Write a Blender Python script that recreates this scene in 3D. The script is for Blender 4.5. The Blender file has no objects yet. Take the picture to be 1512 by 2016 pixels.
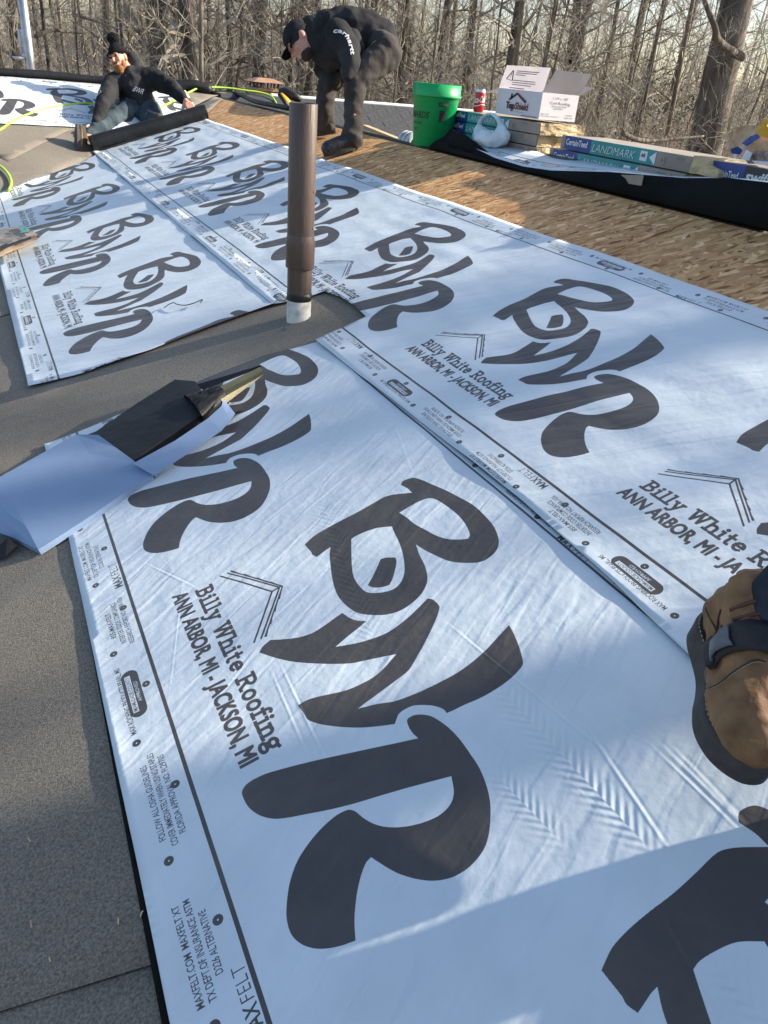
import bpy, bmesh, math, random
import numpy as np
from mathutils import Vector, Matrix, noise
from mathutils.geometry import delaunay_2d_cdt
random.seed(7); RNG = np.random.RandomState(5)
sc = bpy.context.scene
COL = sc.collection
D = bpy.data
# ---------------------------------------------------------------- camera calibration
F_, CX, CY = 1490.0, 756.0, 1008.0
K = np.array([[F_, 0, CX], [0, F_, CY], [0, 0, 1.]]); Ki = np.linalg.inv(K)
_V = np.array([-107, 60, 1.]); _W = np.array([893, -190, 1.])
_n = K.T @ np.cross(_V, _W); _n /= np.linalg.norm(_n)
if _n[1] > 0: _n = -_n
_d = Ki @ _V; _d /= np.linalg.norm(_d)
_g = -(Ki @ np.array([500, 3560, 1.])); _g -= (_g @ _d) * _d; _g /= np.linalg.norm(_g)
_r = np.cross(_g, _d)
if _r[0] < 0: _r = -_r
M = np.array([_r, _d, _g])            # world <- camera (x right, y down, z forward)
HC = 1.144                            # camera height above the roof, square to it
CAM = M @ _n * HC
NW = M @ _n; UW = np.cross(np.array([0, 1., 0]), NW)      # roof normal and upslope direction
SIG = math.acos(NW[2]); TS = math.tan(SIG)
Q = .89
def ray(px, py):
    r = M @ (Ki @ np.array([px, py, 1.])); return r / np.linalg.norm(r)
def hit(px, py, nn, dd):
    nn = np.array(nn, float); r = ray(px, py); return CAM + r * ((dd - CAM @ nn) / (r @ nn))
def P(px, py, h=0.): return hit(px, py, NW, h)
def L(px, py, h=0.):
    X = P(px, py, h); return (X[1], X @ UW)                # (along the roll away from camera, upslope)
def onX(px, py, c): return hit(px, py, (1, 0, 0), c)
def onY(px, py, c): return hit(px, py, (0, 1, 0), c)
def onZ(px, py, c): return hit(px, py, (0, 0, 1), c)
def dep(px, py, z):                                        # point at optical depth z
    r = ray(px, py); return CAM + r * (z / (r @ M[:, 2]))
def depth(X): return float((np.array(X) - CAM) @ M[:, 2])
def R1(a, b, h=0.): return Vector((UW * b + np.array([0, a, 0]) + NW * h).tolist())
Y0 = 8.1 * Q                                               # foot of the far roof plane (valley)
def R2(x, s, h=0.): return Vector((x, Y0 + s * math.cos(SIG) - h * math.sin(SIG), s * math.sin(SIG) + h * math.cos(SIG)))
N2 = np.array([0, -math.sin(SIG), math.cos(SIG)])
def L2(px, py, h=0.):
    X = hit(px, py, N2, float(N2 @ np.array([0, Y0, 0])) + h)
    return (X[0], (X[1] + h * math.sin(SIG) - Y0) / math.cos(SIG))

cd = D.cameras.new('camera'); cam = D.objects.new('camera', cd); COL.objects.link(cam); sc.camera = cam
cd.sensor_fit = 'HORIZONTAL'; cd.sensor_width = 36; cd.lens = 36 * F_ / 1512; cd.clip_start = .05; cd.clip_end = 1500
Rm = Matrix([[M[i][0], -M[i][1], -M[i][2]] for i in range(3)])
cam.matrix_world = Matrix.Translation(Vector(CAM.tolist())) @ Rm.to_4x4()

# ---------------------------------------------------------------- light
SUN_AZ, SUN_EL = 106.0, 27.0          # azimuth from +Y towards +X
w = D.worlds.new("World"); sc.world = w; w.use_nodes = True
nt = w.node_tree; nt.nodes.clear()
sky = nt.nodes.new('ShaderNodeTexSky'); sky.sky_type = 'NISHITA'; sky.sun_disc = False
sky.sun_elevation = math.radians(SUN_EL); sky.sun_rotation = math.radians(SUN_AZ); sky.dust_density = 2.0; sky.ozone_density = 1.3
bg = nt.nodes.new('ShaderNodeBackground'); bg.inputs[1].default_value = .12
wo = nt.nodes.new('ShaderNodeOutputWorld'); nt.links.new(sky.outputs[0], bg.inputs[0]); nt.links.new(bg.outputs[0], wo.inputs[0])
sd = D.lights.new('sun', 'SUN'); sd.energy = 5.0; sd.angle = math.radians(.6); sd.color = (1, .9, .76)
sun = D.objects.new('sun', sd); COL.objects.link(sun)
_a, _e = math.radians(SUN_AZ), math.radians(SUN_EL)
SD = Vector((math.sin(_a) * math.cos(_e), math.cos(_a) * math.cos(_e), math.sin(_e)))
sun.rotation_euler = SD.to_track_quat('Z', 'Y').to_euler(); sun.location = SD * 40
sc.view_settings.view_transform = 'Standard'; sc.view_settings.look = 'None'
sc.view_settings.exposure = 1.08; sc.view_settings.gamma = 1; sc.view_settings.use_curve_mapping = False

# ---------------------------------------------------------------- helpers
def tag(o, label=None, cat=None, group=None, kind=None):
    if label: o['label'] = label
    if cat: o['category'] = cat
    if group: o['group'] = group
    if kind: o['kind'] = kind
    return o
def link(name, me, mats, parent=None, smooth=False):
    if mats is not None:
        for m in (mats if isinstance(mats, (list, tuple)) else [mats]): me.materials.append(m)
    if smooth: me.polygons.foreach_set('use_smooth', [True] * len(me.polygons))
    o = D.objects.new(name, me); COL.objects.link(o)
    if parent is not None: o.parent = parent
    return o
def bobj(name, bm, mats, parent=None, smooth=False):
    me = D.meshes.new(name); bm.to_mesh(me); bm.free(); return link(name, me, mats, parent, smooth)
def pobj(name, V, Fc, mats, parent=None, smooth=False):
    me = D.meshes.new(name); me.from_pydata([tuple(v) for v in V], [], Fc); me.update(); return link(name, me, mats, parent, smooth)
def empty(name, label=None, cat=None, group=None):
    o = D.objects.new(name, None); COL.objects.link(o); return tag(o, label, cat, group)
def rebase(root, loc):
    """put the Empty at the thing's base, keep children where they are"""
    loc = Vector(loc); root.location = loc
    for c in root.children: c.location = c.location - loc
    return root
def frame(x, y, z=None):
    x = Vector(x).normalized(); y = Vector(y); z = x.cross(y).normalized(); y = z.cross(x); return x, y, z
def box(bm, o, ax, ay, az, bev=0):
    """box from corner o with edge vectors"""
    o, ax, ay, az = Vector(o), Vector(ax), Vector(ay), Vector(az)
    v = [bm.verts.new(o + ax * i + ay * j + az * k) for k in (0, 1) for j in (0, 1) for i in (0, 1)]
    fs = [(0, 2, 3, 1), (4, 5, 7, 6), (0, 1, 5, 4), (2, 6, 7, 3), (0, 4, 6, 2), (1, 3, 7, 5)]
    F = [bm.faces.new([v[i] for i in f]) for f in fs]
    bmesh.ops.recalc_face_normals(bm, faces=F)
    if bev:
        es = set(e for f in F for e in f.edges)
        bmesh.ops.bevel(bm, geom=list(es), offset=bev, segments=2, affect='EDGES', profile=.6)
    return v
def tube(bm, pts, rad, n=8, cap=True, flat=1.0, side=None):
    """swept tube through pts, radius per point"""
    pts = [Vector(p) for p in pts]
    if not hasattr(rad, '__len__'): rad = [rad] * len(pts)
    rings = []; up = None
    for i, p in enumerate(pts):
        t = (pts[min(i + 1, len(pts) - 1)] - pts[max(i - 1, 0)])
        if t.length < 1e-9: t = Vector((0, 0, 1))
        t.normalize()
        if up is None:
            up = Vector(side) if side is not None else (Vector((0, 0, 1)) if abs(t.z) < .9 else Vector((1, 0, 0)))
        u = (up - t * up.dot(t))
        if u.length < 1e-6: u = t.orthogonal()
        u.normalize(); up = u; v = t.cross(u)
        rings.append([bm.verts.new(p + (u * math.cos(2 * math.pi * k / n) + v * flat * math.sin(2 * math.pi * k / n)) * rad[i]) for k in range(n)])
    F = []
    for a, b in zip(rings, rings[1:]):
        for k in range(n): F.append(bm.faces.new((a[k], a[(k + 1) % n], b[(k + 1) % n], b[k])))
    if cap: F.append(bm.faces.new(rings[0][::-1])); F.append(bm.faces.new(rings[-1]))
    return F
def bez(pts, n=8):
    """catmull-rom through points"""
    p = [Vector(q) for q in pts]; p = [p[0] * 2 - p[1]] + p + [p[-1] * 2 - p[-2]]; out = []
    for i in range(1, len(p) - 2):
        for k in range(n):
            t = k / n; a, b, c, d = p[i - 1:i + 3]
            out.append(.5 * ((2 * b) + (c - a) * t + (2 * a - 5 * b + 4 * c - d) * t * t + (3 * b - a - 3 * c + d) * t ** 3))
    out.append(p[-2]); return out
def lathe(bm, base, axis, prof, n=32, ref=None):
    axis = Vector(axis).normalized(); base = Vector(base); u = axis.orthogonal().normalized(); v = axis.cross(u)
    rings = [[bm.verts.new(base + axis * z + (u * math.cos(2 * math.pi * k / n) + v * math.sin(2 * math.pi * k / n)) * r) for k in range(n)] for r, z in prof]
    for a, b in zip(rings, rings[1:]):
        for k in range(n): bm.faces.new((a[k], a[(k + 1) % n], b[(k + 1) % n], b[k]))
    return rings

# ---------------------------------------------------------------- materials
def srgb(r, g, b): return tuple(((c / 255 + .055) / 1.055) ** 2.4 if c > 10 else c / 255 / 12.92 for c in (r, g, b))
def mat(name, col, rough=.7, var=.15, vscale=6, bump=0, bscale=60, metal=0, stretch=None, spec=.5, detail=4, col2=None, trans=0, sub=0, contrast=(.35, .65)):
    m = D.materials.new(name); m.use_nodes = True; t = m.node_tree; b = t.nodes['Principled BSDF']
    tc = t.nodes.new('ShaderNodeTexCoord'); mp = t.nodes.new('ShaderNodeMapping'); t.links.new(tc.outputs['Object'], mp.inputs[0])
    if stretch: mp.inputs['Scale'].default_value = stretch
    nz = t.nodes.new('ShaderNodeTexNoise'); nz.inputs['Scale'].default_value = vscale; nz.inputs['Detail'].default_value = detail
    t.links.new(mp.outputs[0], nz.inputs['Vector'])
    rp = t.nodes.new('ShaderNodeValToRGB'); rp.color_ramp.elements[0].position = contrast[0]; rp.color_ramp.elements[1].position = contrast[1]
    c2 = col2 if col2 else tuple(min(1, c * (1 + var)) for c in col); c1 = col if col2 else tuple(c * (1 - var) for c in col)
    rp.color_ramp.elements[0].color = (*c1, 1); rp.color_ramp.elements[1].color = (*c2, 1)
    t.links.new(nz.outputs[0], rp.inputs[0]); t.links.new(rp.outputs[0], b.inputs['Base Color'])
    b.inputs['Roughness'].default_value = rough; b.inputs['Metallic'].default_value = metal
    b.inputs['Specular IOR Level'].default_value = spec
    if trans: b.inputs['Transmission Weight'].default_value = trans
    if sub: b.inputs['Subsurface Weight'].default_value = sub; b.inputs['Subsurface Scale'].default_value = .02
    if bump:
        n2 = t.nodes.new('ShaderNodeTexNoise'); n2.inputs['Scale'].default_value = bscale; n2.inputs['Detail'].default_value = 5
        t.links.new(mp.outputs[0], n2.inputs['Vector'])
        bp = t.nodes.new('ShaderNodeBump'); bp.inputs['Strength'].default_value = 1; bp.inputs['Distance'].default_value = bump
        t.links.new(n2.outputs[0], bp.inputs['Height']); t.links.new(bp.outputs[0], b.inputs['Normal'])
    return m
M_black = mat('black_synthetic', (.012, .013, .014), .5, .3, 3, .006, 14, spec=.3)
M_blackdull = mat('black_felt_underside', (.008, .009, .009), .85, .4, 3, .003, 14, spec=.12)
M_white = mat('white_print_back', (.7, .72, .76), .5, .05, 3, .002, 30)
M_cloth = mat('black_cotton', (.026, .026, .028), .92, .4, 5, .012, 11, spec=.2)
M_trous = mat('charcoal_canvas', (.050, .045, .041), .9, .3, 6, .012, 12, spec=.2)
M_jeans = mat('washed_denim', (.012, .022, .038), .9, .35, 5, .008, 14, spec=.2, col2=(.06, .085, .095))
M_jeans2 = mat('dark_denim', (.03, .036, .05), .9, .3, 20, .004, 60, spec=.2)
M_knit = mat('black_knit', (.01, .01, .012), .95, .4, 60, .004, 160, spec=.15)
M_skin = mat('skin', (.52, .27, .19), .5, .12, 12, .001, 120, sub=.1)
M_beard = mat('ginger_beard', (.26, .11, .04), .9, .4, 90, .006, 160)
M_darkhair = mat('dark_hair', (.03, .02, .012), .8, .3, 90, .003, 160)
M_glove = mat('black_glove', (.015, .015, .017), .7, .3, 30, .002, 90)
M_leather = mat('brown_leather', (.14, .062, .022), .7, .3, 22, .004, 38, col2=(.30, .165, .07), contrast=(.3, .68))
M_leather2 = mat('worn_boot', (.05, .035, .022), .8, .3, 18, .002, 60)
M_sole = mat('dark_rubber', (.035, .03, .027), .75, .3, 40, .0015, 120, col2=(.06, .053, .048))
M_tan = mat('tan_suede', (.22, .15, .07), .9, .2, 30, .001, 90)
M_strap = mat('black_webbing', (.012, .012, .014), .6, .3, 60, .001, 300)
M_patch = mat('grey_patch', (.12, .13, .15), .5, .15, 40, .0005, 200)
M_white_ink = mat('white_ink', (.75, .75, .75), .6, .05)
M_black_ink = mat('black_ink', (.02, .02, .024), .6, .1)
M_grey_ink = mat('grey_ink', (.16, .16, .17), .6, .1)
M_red_ink = mat('red_ink', (.45, .03, .03), .6, .1)
M_rust_ink = mat('rust_ink', (.2, .03, .025), .6, .1)
M_pipe = mat('brown_pipe', (.062, .040, .031), .42, .2, 5, .0012, 40, stretch=(3, 3, .5), col2=(.115, .076, .058), detail=8)
M_pvc = mat('old_white_pvc', (.36, .33, .28), .6, .15, 22, .0015, 30, col2=(.60, .58, .53), contrast=(.36, .52), detail=8)
M_tar = mat('black_tar', (.012, .011, .01), .5, .3, 20, .006, 40)
M_brass = mat('gold_metal', (.27, .25, .15), .55, .15, 8, .0004, 30, metal=.2)
M_paper = mat('blue_white_paper', (.20, .285, .43), .6, .08, 2.5, .002, 9)
M_board = mat('brown_cardboard', (.36, .27, .19), .85, .12, 12, .001, 40)
M_greyboard = mat('grey_cardboard', (.30, .26, .215), .85, .1, 10, .001, 40)
M_boxwhite = mat('white_cardboard', (.66, .63, .65), .7, .04, 6, .0005, 30)
M_boxin = mat('cardboard_inside', (.60, .56, .54), .85, .08, 6, .0005, 30)
M_kraft = mat('crumpled_kraft', (.46, .33, .17), .75, .2, 9, .02, 14, col2=(.62, .48, .28), stretch=(1, 1, 2.5))
M_teal = mat('teal_wrapper', (.02, .27, .27), .45, .12, 8, .003, 14)
M_blue = mat('blue_wrapper', (.015, .05, .24), .4, .15, 8, .004, 14)
M_blackwrap = mat('black_wrapper', (.02, .022, .03), .45, .2, 8, .004, 14)
M_green = mat('green_plastic', (.006, .36, .10), .4, .08, 4, .0004, 60)
M_red = mat('red_can', (.5, .012, .02), .3, .05)
M_alu = mat('aluminium', (.6, .6, .62), .35, .1, metal=.9)
M_bag = mat('thin_white_plastic', (.60, .70, .74), .35, .08, 10, .004, 30, sub=.2)
M_lime = mat('lime_hose', (.36, .62, .06), .45, .1)
M_yellow = mat('yellow_plastic', (.62, .34, .02), .5, .1)
M_copper = mat('copper_cap', (.34, .19, .12), .6, .2, 8, .001, 30)
M_brick = mat('orange_brick', (.42, .15, .08), .9, .25, 14, .003, 60)
M_mortar = mat('mortar', (.35, .33, .3), .95, .1)
M_wood = mat('pale_wood', (.50, .40, .24), .8, .15, 5, .001, 60, stretch=(8, 1, 8))
M_shingle = mat('grey_shingle', (.026, .028, .031), .92, .35, 30, .0015, 260, col2=(.055, .058, .064))
M_steel = mat('galvanised_steel', (.42, .43, .45), .45, .15, 6, metal=.7)
M_siding = mat('pale_siding', (.5, .49, .45), .8, .05)
M_bark = mat('grey_bark', (.045, .037, .03), .95, .3, 9, .05, 16, stretch=(1, 1, .16), col2=(.15, .128, .105), detail=6)
M_bark2 = mat('brown_bark', (.075, .06, .046), .95, .3, 9, .02, 20, stretch=(1, 1, .25), col2=(.24, .205, .155))
M_twig = mat('pale_twig', (.14, .12, .095), .95, .3, 2, 0, col2=(.50, .45, .37))
M_leaf = mat('rusty_leaf', (.20, .07, .03), .85, .4, 5, 0, col2=(.38, .20, .10))
M_ever = mat('dark_evergreen', (.018, .03, .015), .9, .4, 5, 0, col2=(.05, .07, .035))
M_ground = mat('leaf_litter', (.085, .062, .04), .95, .4, 1.5, .05, 8, detail=8, col2=(.24, .18, .115))
def mat_membrane():
    m = mat('grey_membrane', (.19, .172, .145), .9, .1, 1.1, .0022, 420, col2=(.29, .265, .22), detail=7, contrast=(.32, .68))
    t = m.node_tree; b = t.nodes['Principled BSDF']; src = b.inputs['Base Color'].links[0].from_socket
    tc = [n for n in t.nodes if n.type == 'TEX_COORD'][0]
    g = t.nodes.new('ShaderNodeTexNoise'); g.inputs['Scale'].default_value = 230; g.inputs['Detail'].default_value = 3; t.links.new(tc.outputs['Object'], g.inputs['Vector'])
    rp = t.nodes.new('ShaderNodeValToRGB'); rp.color_ramp.elements[0].position = .33; rp.color_ramp.elements[1].position = .70
    rp.color_ramp.elements[0].color = (.42, .42, .42, 1); rp.color_ramp.elements[1].color = (1.25, 1.2, 1.12, 1)
    mx = t.nodes.new('ShaderNodeMixRGB'); mx.blend_type = 'MULTIPLY'; mx.inputs[0].default_value = .9
    t.links.new(g.outputs[0], rp.inputs[0]); t.links.new(src, mx.inputs[1]); t.links.new(rp.outputs[0], mx.inputs[2])
    # dry pale water stains
    s = t.nodes.new('ShaderNodeTexNoise'); s.inputs['Scale'].default_value = 2.3; s.inputs['Detail'].default_value = 6; s.inputs['Distortion'].default_value = .6; t.links.new(tc.outputs['Object'], s.inputs['Vector'])
    r2 = t.nodes.new('ShaderNodeValToRGB'); r2.color_ramp.elements[0].position = .60; r2.color_ramp.elements[0].color = (0, 0, 0, 1); r2.color_ramp.elements[1].position = .74; r2.color_ramp.elements[1].color = (.3, .3, .3, 1)
    t.links.new(s.outputs[0], r2.inputs[0])
    m2 = t.nodes.new('ShaderNodeMixRGB'); m2.inputs[2].default_value = (.36, .33, .27, 1)
    t.links.new(r2.outputs[0], m2.inputs[0]); t.links.new(mx.outputs[0], m2.inputs[1]); t.links.new(m2.outputs[0], b.inputs['Base Color'])
    return m
M_memb = mat_membrane()
def mat_osb():
    m = D.materials.new('strand_board'); m.use_nodes = True; t = m.node_tree; b = t.nodes['Principled BSDF']
    tc = t.nodes.new('ShaderNodeTexCoord')
    prev = None; hts = []
    dn = t.nodes.new('ShaderNodeTexNoise'); dn.inputs['Scale'].default_value = 3.1; dn.inputs['Detail'].default_value = 3; t.links.new(tc.outputs['Object'], dn.inputs['Vector'])
    dm = t.nodes.new('ShaderNodeVectorMath'); dm.operation = 'MULTIPLY_ADD'; dm.inputs[1].default_value = (.004, .004, 0); t.links.new(dn.outputs['Color'], dm.inputs[0]); t.links.new(tc.outputs['Object'], dm.inputs[2])
    for i, (rot, sx, sy) in enumerate([(.25, 17, 48), (1.1, 20, 56), (-.55, 17, 46), (1.6, 22, 62), (2.3, 17, 50), (.7, 26, 74), (-.15, 19, 58), (2.8, 21, 55)]):
        mp = t.nodes.new('ShaderNodeMapping'); mp.inputs['Rotation'].default_value = (0, 0, rot); mp.vector_type = 'TEXTURE'; mp.inputs['Scale'].default_value = (1 / sx, 1 / sy, 1); mp.inputs['Location'].default_value = (i * 3.7, i * 1.3, 0)
        t.links.new(dm.outputs[0], mp.inputs[0])
        v = t.nodes.new('ShaderNodeTexVoronoi'); v.inputs['Scale'].default_value = 1; t.links.new(mp.outputs[0], v.inputs['Vector'])
        sp = t.nodes.new('ShaderNodeSeparateColor'); t.links.new(v.outputs['Color'], sp.inputs[0])
        rp = t.nodes.new('ShaderNodeValToRGB'); e = rp.color_ramp.elements
        e[0].position = 0; e[0].color = (.17, .063, .02, 1); e[1].position = 1; e[1].color = (.90, .60, .30, 1)
        x = e.new(.12); x.color = (.40, .185, .065, 1); x = e.new(.5); x.color = (.54, .29, .11, 1); x = e.new(.85); x.color = (.65, .38, .155, 1)
        t.links.new(sp.outputs[0], rp.inputs[0]); hts.append(sp.outputs[1])
        if prev is None: prev = rp.outputs[0]
        else:
            gt = t.nodes.new('ShaderNodeMath'); gt.operation = 'GREATER_THAN'; gt.inputs[1].default_value = .60; t.links.new(sp.outputs[2], gt.inputs[0])
            mx = t.nodes.new('ShaderNodeMixRGB'); t.links.new(gt.outputs[0], mx.inputs[0]); t.links.new(prev, mx.inputs[1]); t.links.new(rp.outputs[0], mx.inputs[2]); prev = mx.outputs[0]
    t.links.new(prev, b.inputs['Base Color']); b.inputs['Roughness'].default_value = .75
    ad = t.nodes.new('ShaderNodeMath'); ad.operation = 'ADD'; t.links.new(hts[0], ad.inputs[0]); t.links.new(hts[1], ad.inputs[1])
    bp = t.nodes.new('ShaderNodeBump'); bp.inputs['Distance'].default_value = .0012; t.links.new(ad.outputs[0], bp.inputs['Height']); t.links.new(bp.outputs[0], b.inputs['Normal'])
    return m
M_osb = mat_osb()

# ---------------------------------------------------------------- lettering
_tc = {}
def text_tris(s, bold=0., space=1.0, shear=0.):
    """flat triangles of a word, cap height 1, starting at x=0; returns (verts, tris, width)"""
    key = (s, bold, space, shear)
    if key in _tc: return _tc[key]
    cu = D.curves.new('word', 'FONT'); cu.body = s; cu.size = 1; cu.offset = bold; cu.space_character = space; cu.shear = shear; cu.resolution_u = 3
    o = D.objects.new('word', cu); COL.objects.link(o); dg = bpy.context.evaluated_depsgraph_get()
    me = D.meshes.new_from_object(o.evaluated_get(dg)); me.calc_loop_triangles()
    V = np.array([v.co[:2] for v in me.vertices]).reshape(-1, 2) / .73; T = [tuple(t.vertices) for t in me.loop_triangles]
    D.objects.remove(o); D.curves.remove(cu); D.meshes.remove(me)
    if len(V): x0 = V[:, 0].min(); V[:, 0] -= x0; wd = V[:, 0].max()
    else: wd = 0
    _tc[key] = (V, T, wd); return _tc[key]
def lettering(s, o, ax, ay, height, m, parent, width=None, name='lettering', lift=.0012, bold=.0, space=1., shear=0, wrap=None):
    """word printed on a surface: o = baseline start, ax = reading direction, ay = up"""
    V, T, wd = text_tris(s, bold, space, shear)
    ax = Vector(ax).normalized(); ay = Vector(ay).normalized(); n = ax.cross(ay); o = Vector(o)
    kx = (width / wd) if width else height
    if wrap: VV = [wrap(x * kx, y * height) for x, y in V]
    else: VV = [o + ax * (x * kx) + ay * (y * height) + n * lift for x, y in V]
    return pobj(name, VV, T, m, parent)

# ---------------------------------------------------------------- the printed pattern of the underlayment (flat print, drawn here as an image)
PER, WID, NB = 1.0965, 1.108, 2400
IMG = np.zeros((NB, NB), np.float32)      # row = v, column = u
def fill(poly_list, val=1., wrapx=True):
    """even-odd fill of polygons given in print metres"""
    pl = [np.array(p, float) * [NB / PER, NB / WID] for p in poly_list]
    ymin = int(max(0, min(p[:, 1].min() for p in pl))); ymax = int(min(NB - 1, max(p[:, 1].max() for p in pl) + 1))
    for r in range(ymin, ymax + 1):
        y = r + .5; xs = []
        for p in pl:
            a = p; b = np.roll(p, -1, 0); c = (a[:, 1] <= y) != (b[:, 1] <= y)
            if c.any():
                aa, bb = a[c], b[c]; xs += list(aa[:, 0] + (y - aa[:, 1]) * (bb[:, 0] - aa[:, 0]) / (bb[:, 1] - aa[:, 1]))
        xs.sort()
        for i in range(0, len(xs) - 1, 2):
            x0, x1 = int(round(xs[i])), int(round(xs[i + 1]))
            if x1 > x0: IMG[r, np.arange(x0, x1) % NB] = val
def stroke(pts, wdt, val=1.):
    for a, b in zip(pts, pts[1:]):
        a = np.array(a, float); b = np.array(b, float); t = b - a; l = np.linalg.norm(t)
        if l < 1e-9: continue
        t /= l; n = np.array([-t[1], t[0]]) * wdt / 2; e = t * wdt * .3
        fill([[a - e + n, b + e + n, b + e - n, a - e - n]], val)
def printtext(s, o, ax, ay, h, width=None, bold=0., val=1., space=1.):
    V, T, wd = text_tris(s, bold, space)
    ax = np.array(ax, float); ay = np.array(ay, float); kx = (width / wd) if width else h
    W = np.array(o)[None] + V[:, :1] * kx * ax[None] + V[:, 1:] * h * ay[None]
    for t in T: fill([W[list(t)]], val)
TIP, EDG = 1.617 * Q, -.322 * Q
def UVp(px, py):
    a, b = L(px, py); return (TIP - a) * (PER / (1.232 * Q)), b - EDG
def z2(pts): return [UVp(500 + x / 2.52, 900 + y / 2.52) for x, y in pts]
def z3(pts): return [UVp(420 + x / 2.16, 1380 + y / 2.16) for x, y in pts]
def z1(pts): return [UVp(100 + x / 2.52, 900 + y / 2.52) for x, y in pts]
def sm(p, n=4):
    """round the traced outline a little, keep true corners"""
    p = [np.array(q) for q in p]; N = len(p); out = []
    for i in range(N):
        a, b, c, d = p[i - 1], p[i], p[(i + 1) % N], p[(i + 2) % N]
        def corner(u, v, w_):
            s1, s2 = v - u, w_ - v; return (s1 @ s2) / (np.linalg.norm(s1) * np.linalg.norm(s2) + 1e-12) < .62
        m1 = (c - b) if corner(a, b, c) else (c - a) / 2; m2 = (c - b) if corner(b, c, d) else (d - b) / 2
        lm = np.linalg.norm(c - b)
        for m_ in (m1, m2):
            l = np.linalg.norm(m_)
            if l > lm: m_ *= lm / l
        for k in range(n):
            t = k / n; out.append((2*t**3-3*t**2+1)*b + (t**3-2*t**2+t)*m1 + (-2*t**3+3*t**2)*c + (t**3-t**2)*m2)
    return out
B_out = [(257,450),(300,410),(355,375),(420,340),(500,300),(580,255),(650,215),(700,202),(788,193),(765,172),(732,155),(745,135),(790,120),(830,128),(880,150),(960,185),(1030,220),(1090,255),(1140,300),(1185,350),(1210,400),(1217,440),(1205,480),(1170,515),(1120,538),(1040,540),(970,530),(900,500),(850,475),(807,448),(825,500),(850,550),(863,600),(860,640),(835,690),(790,735),(740,770),(680,792),(610,798),(530,790),(480,765),(430,715),(405,665),(390,600),(383,540),(380,500),(385,463),(365,475),(345,490),(317,511),(295,500),(290,488),(270,465)]
B_h1 = [(725,292),(780,260),(830,235),(872,222),(910,230),(960,260),(1010,300),(1045,340),(1068,380),(1073,405),(1065,420),(1020,424),(960,420),(900,400),(850,372),(800,345),(765,318)]
B_h2 = [(488,425),(510,410),(560,388),(620,368),(688,360),(700,390),(720,430),(738,480),(748,530),(750,580),(740,620),(715,655),(680,675),(620,687),(565,683),(530,655),(500,610),(490,550),(488,480)]
B_dia = [(568,648),(590,610),(615,560),(632,522),(660,514),(705,513),(711,530),(705,570),(690,620),(675,648),(640,658),(595,660)]
W_out = [(33,985),(50,955),(88,922),(150,918),(230,908),(300,885),(370,840),(410,810),(443,787),(480,812),(520,825),(561,827),(530,855),(480,895),(440,930),(410,957),(500,940),(580,918),(660,888),(720,850),(780,800),(830,750),(865,714),(890,720),(915,742),(924,760),(910,810),(880,880),(840,960),(800,1030),(770,1075),(720,1115),(660,1160),(600,1205),(560,1235),(522,1265),(560,1255),(620,1240),(700,1228),(780,1200),(860,1165),(940,1125),(1020,1080),(1100,1020),(1160,965),(1220,900),(1268,849),(1290,890),(1315,950),(1330,1000),(1337,1040),(1320,1070),(1270,1120),(1200,1170),(1120,1215),(1050,1245),(1000,1270),(960,1288),(945,1270),(910,1255),(860,1248),(800,1250),(760,1265),(725,1290),(712,1320),(705,1342),(640,1350),(540,1358),(440,1355),(340,1342),(275,1320),(255,1290),(225,1248),(270,1222),(330,1205),(390,1192),(460,1175),(530,1145),(600,1105),(650,1060),(690,1015),(711,992),(640,1005),(560,1022),(490,1038),(400,1043),(300,1040),(200,1030),(110,1010)]
R_out = [(828,100),(835,88),(860,76),(900,74),(940,85),(1000,125),(1050,175),(1090,230),(1130,290),(1155,345),(1172,400),(1181,460),(1180,530),(1172,590),(1155,640),(1120,690),(1070,735),(1010,765),(940,777),(870,770),(800,750),(750,725),(710,700),(676,677),(655,700),(635,750),(620,810),(610,880),(606,950),(611,1031),(560,1050),(500,1064),(440,1065),(390,1050),(350,1020),(328,980),(317,920),(322,840),(335,770),(365,690),(410,620),(460,560),(520,505),(560,482),(585,475),(610,483),(650,515),(700,540),(760,550),(830,545),(900,527),(960,500),(1000,465),(1020,430),(1025,390),(1015,332),(930,355),(820,385),(700,420),(600,450),(500,475),(400,495),(330,508),(270,514),(220,505),(180,485),(150,455),(128,405),(140,375),(170,350),(230,322),(330,295),(450,265),(560,240),(680,215),(790,193),(875,174),(850,150),(835,125)]
fill([sm(z2(B_out)), sm(z2(B_h1)), sm(z2(B_h2))]); fill([sm(z2(B_dia))]); fill([sm(z2(W_out))]); fill([sm(z3(R_out))])
# roof mark above the words
stroke(z1([(848, 606), (1103, 681), (1015, 935)]), .0045)
stroke(z1([(885, 592), (1140, 660), (1050, 915)]), .0045); stroke(z1([(1103, 681), (1148, 655)]), .0045)
stroke(z1([(900, 583), (1155, 655), (1070, 905)]), .004)
for k in range(4):
    a, b = np.array([900., 583]), np.array([1155., 655]); t0, t1 = k / 4, (k + 1) / 4; p0, p1 = a + (b - a) * t0, a + (b - a) * t1
    fill([z1([p0, p0 + [2, -7], p1 + [0, -1], p1])])
    a, b = np.array([1155., 655]), np.array([1070., 905]); p0, p1 = a + (b - a) * t0, a + (b - a) * t1
    fill([z1([p0, p1 + [9, 2], p1 + [-1, 0]])])
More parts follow.
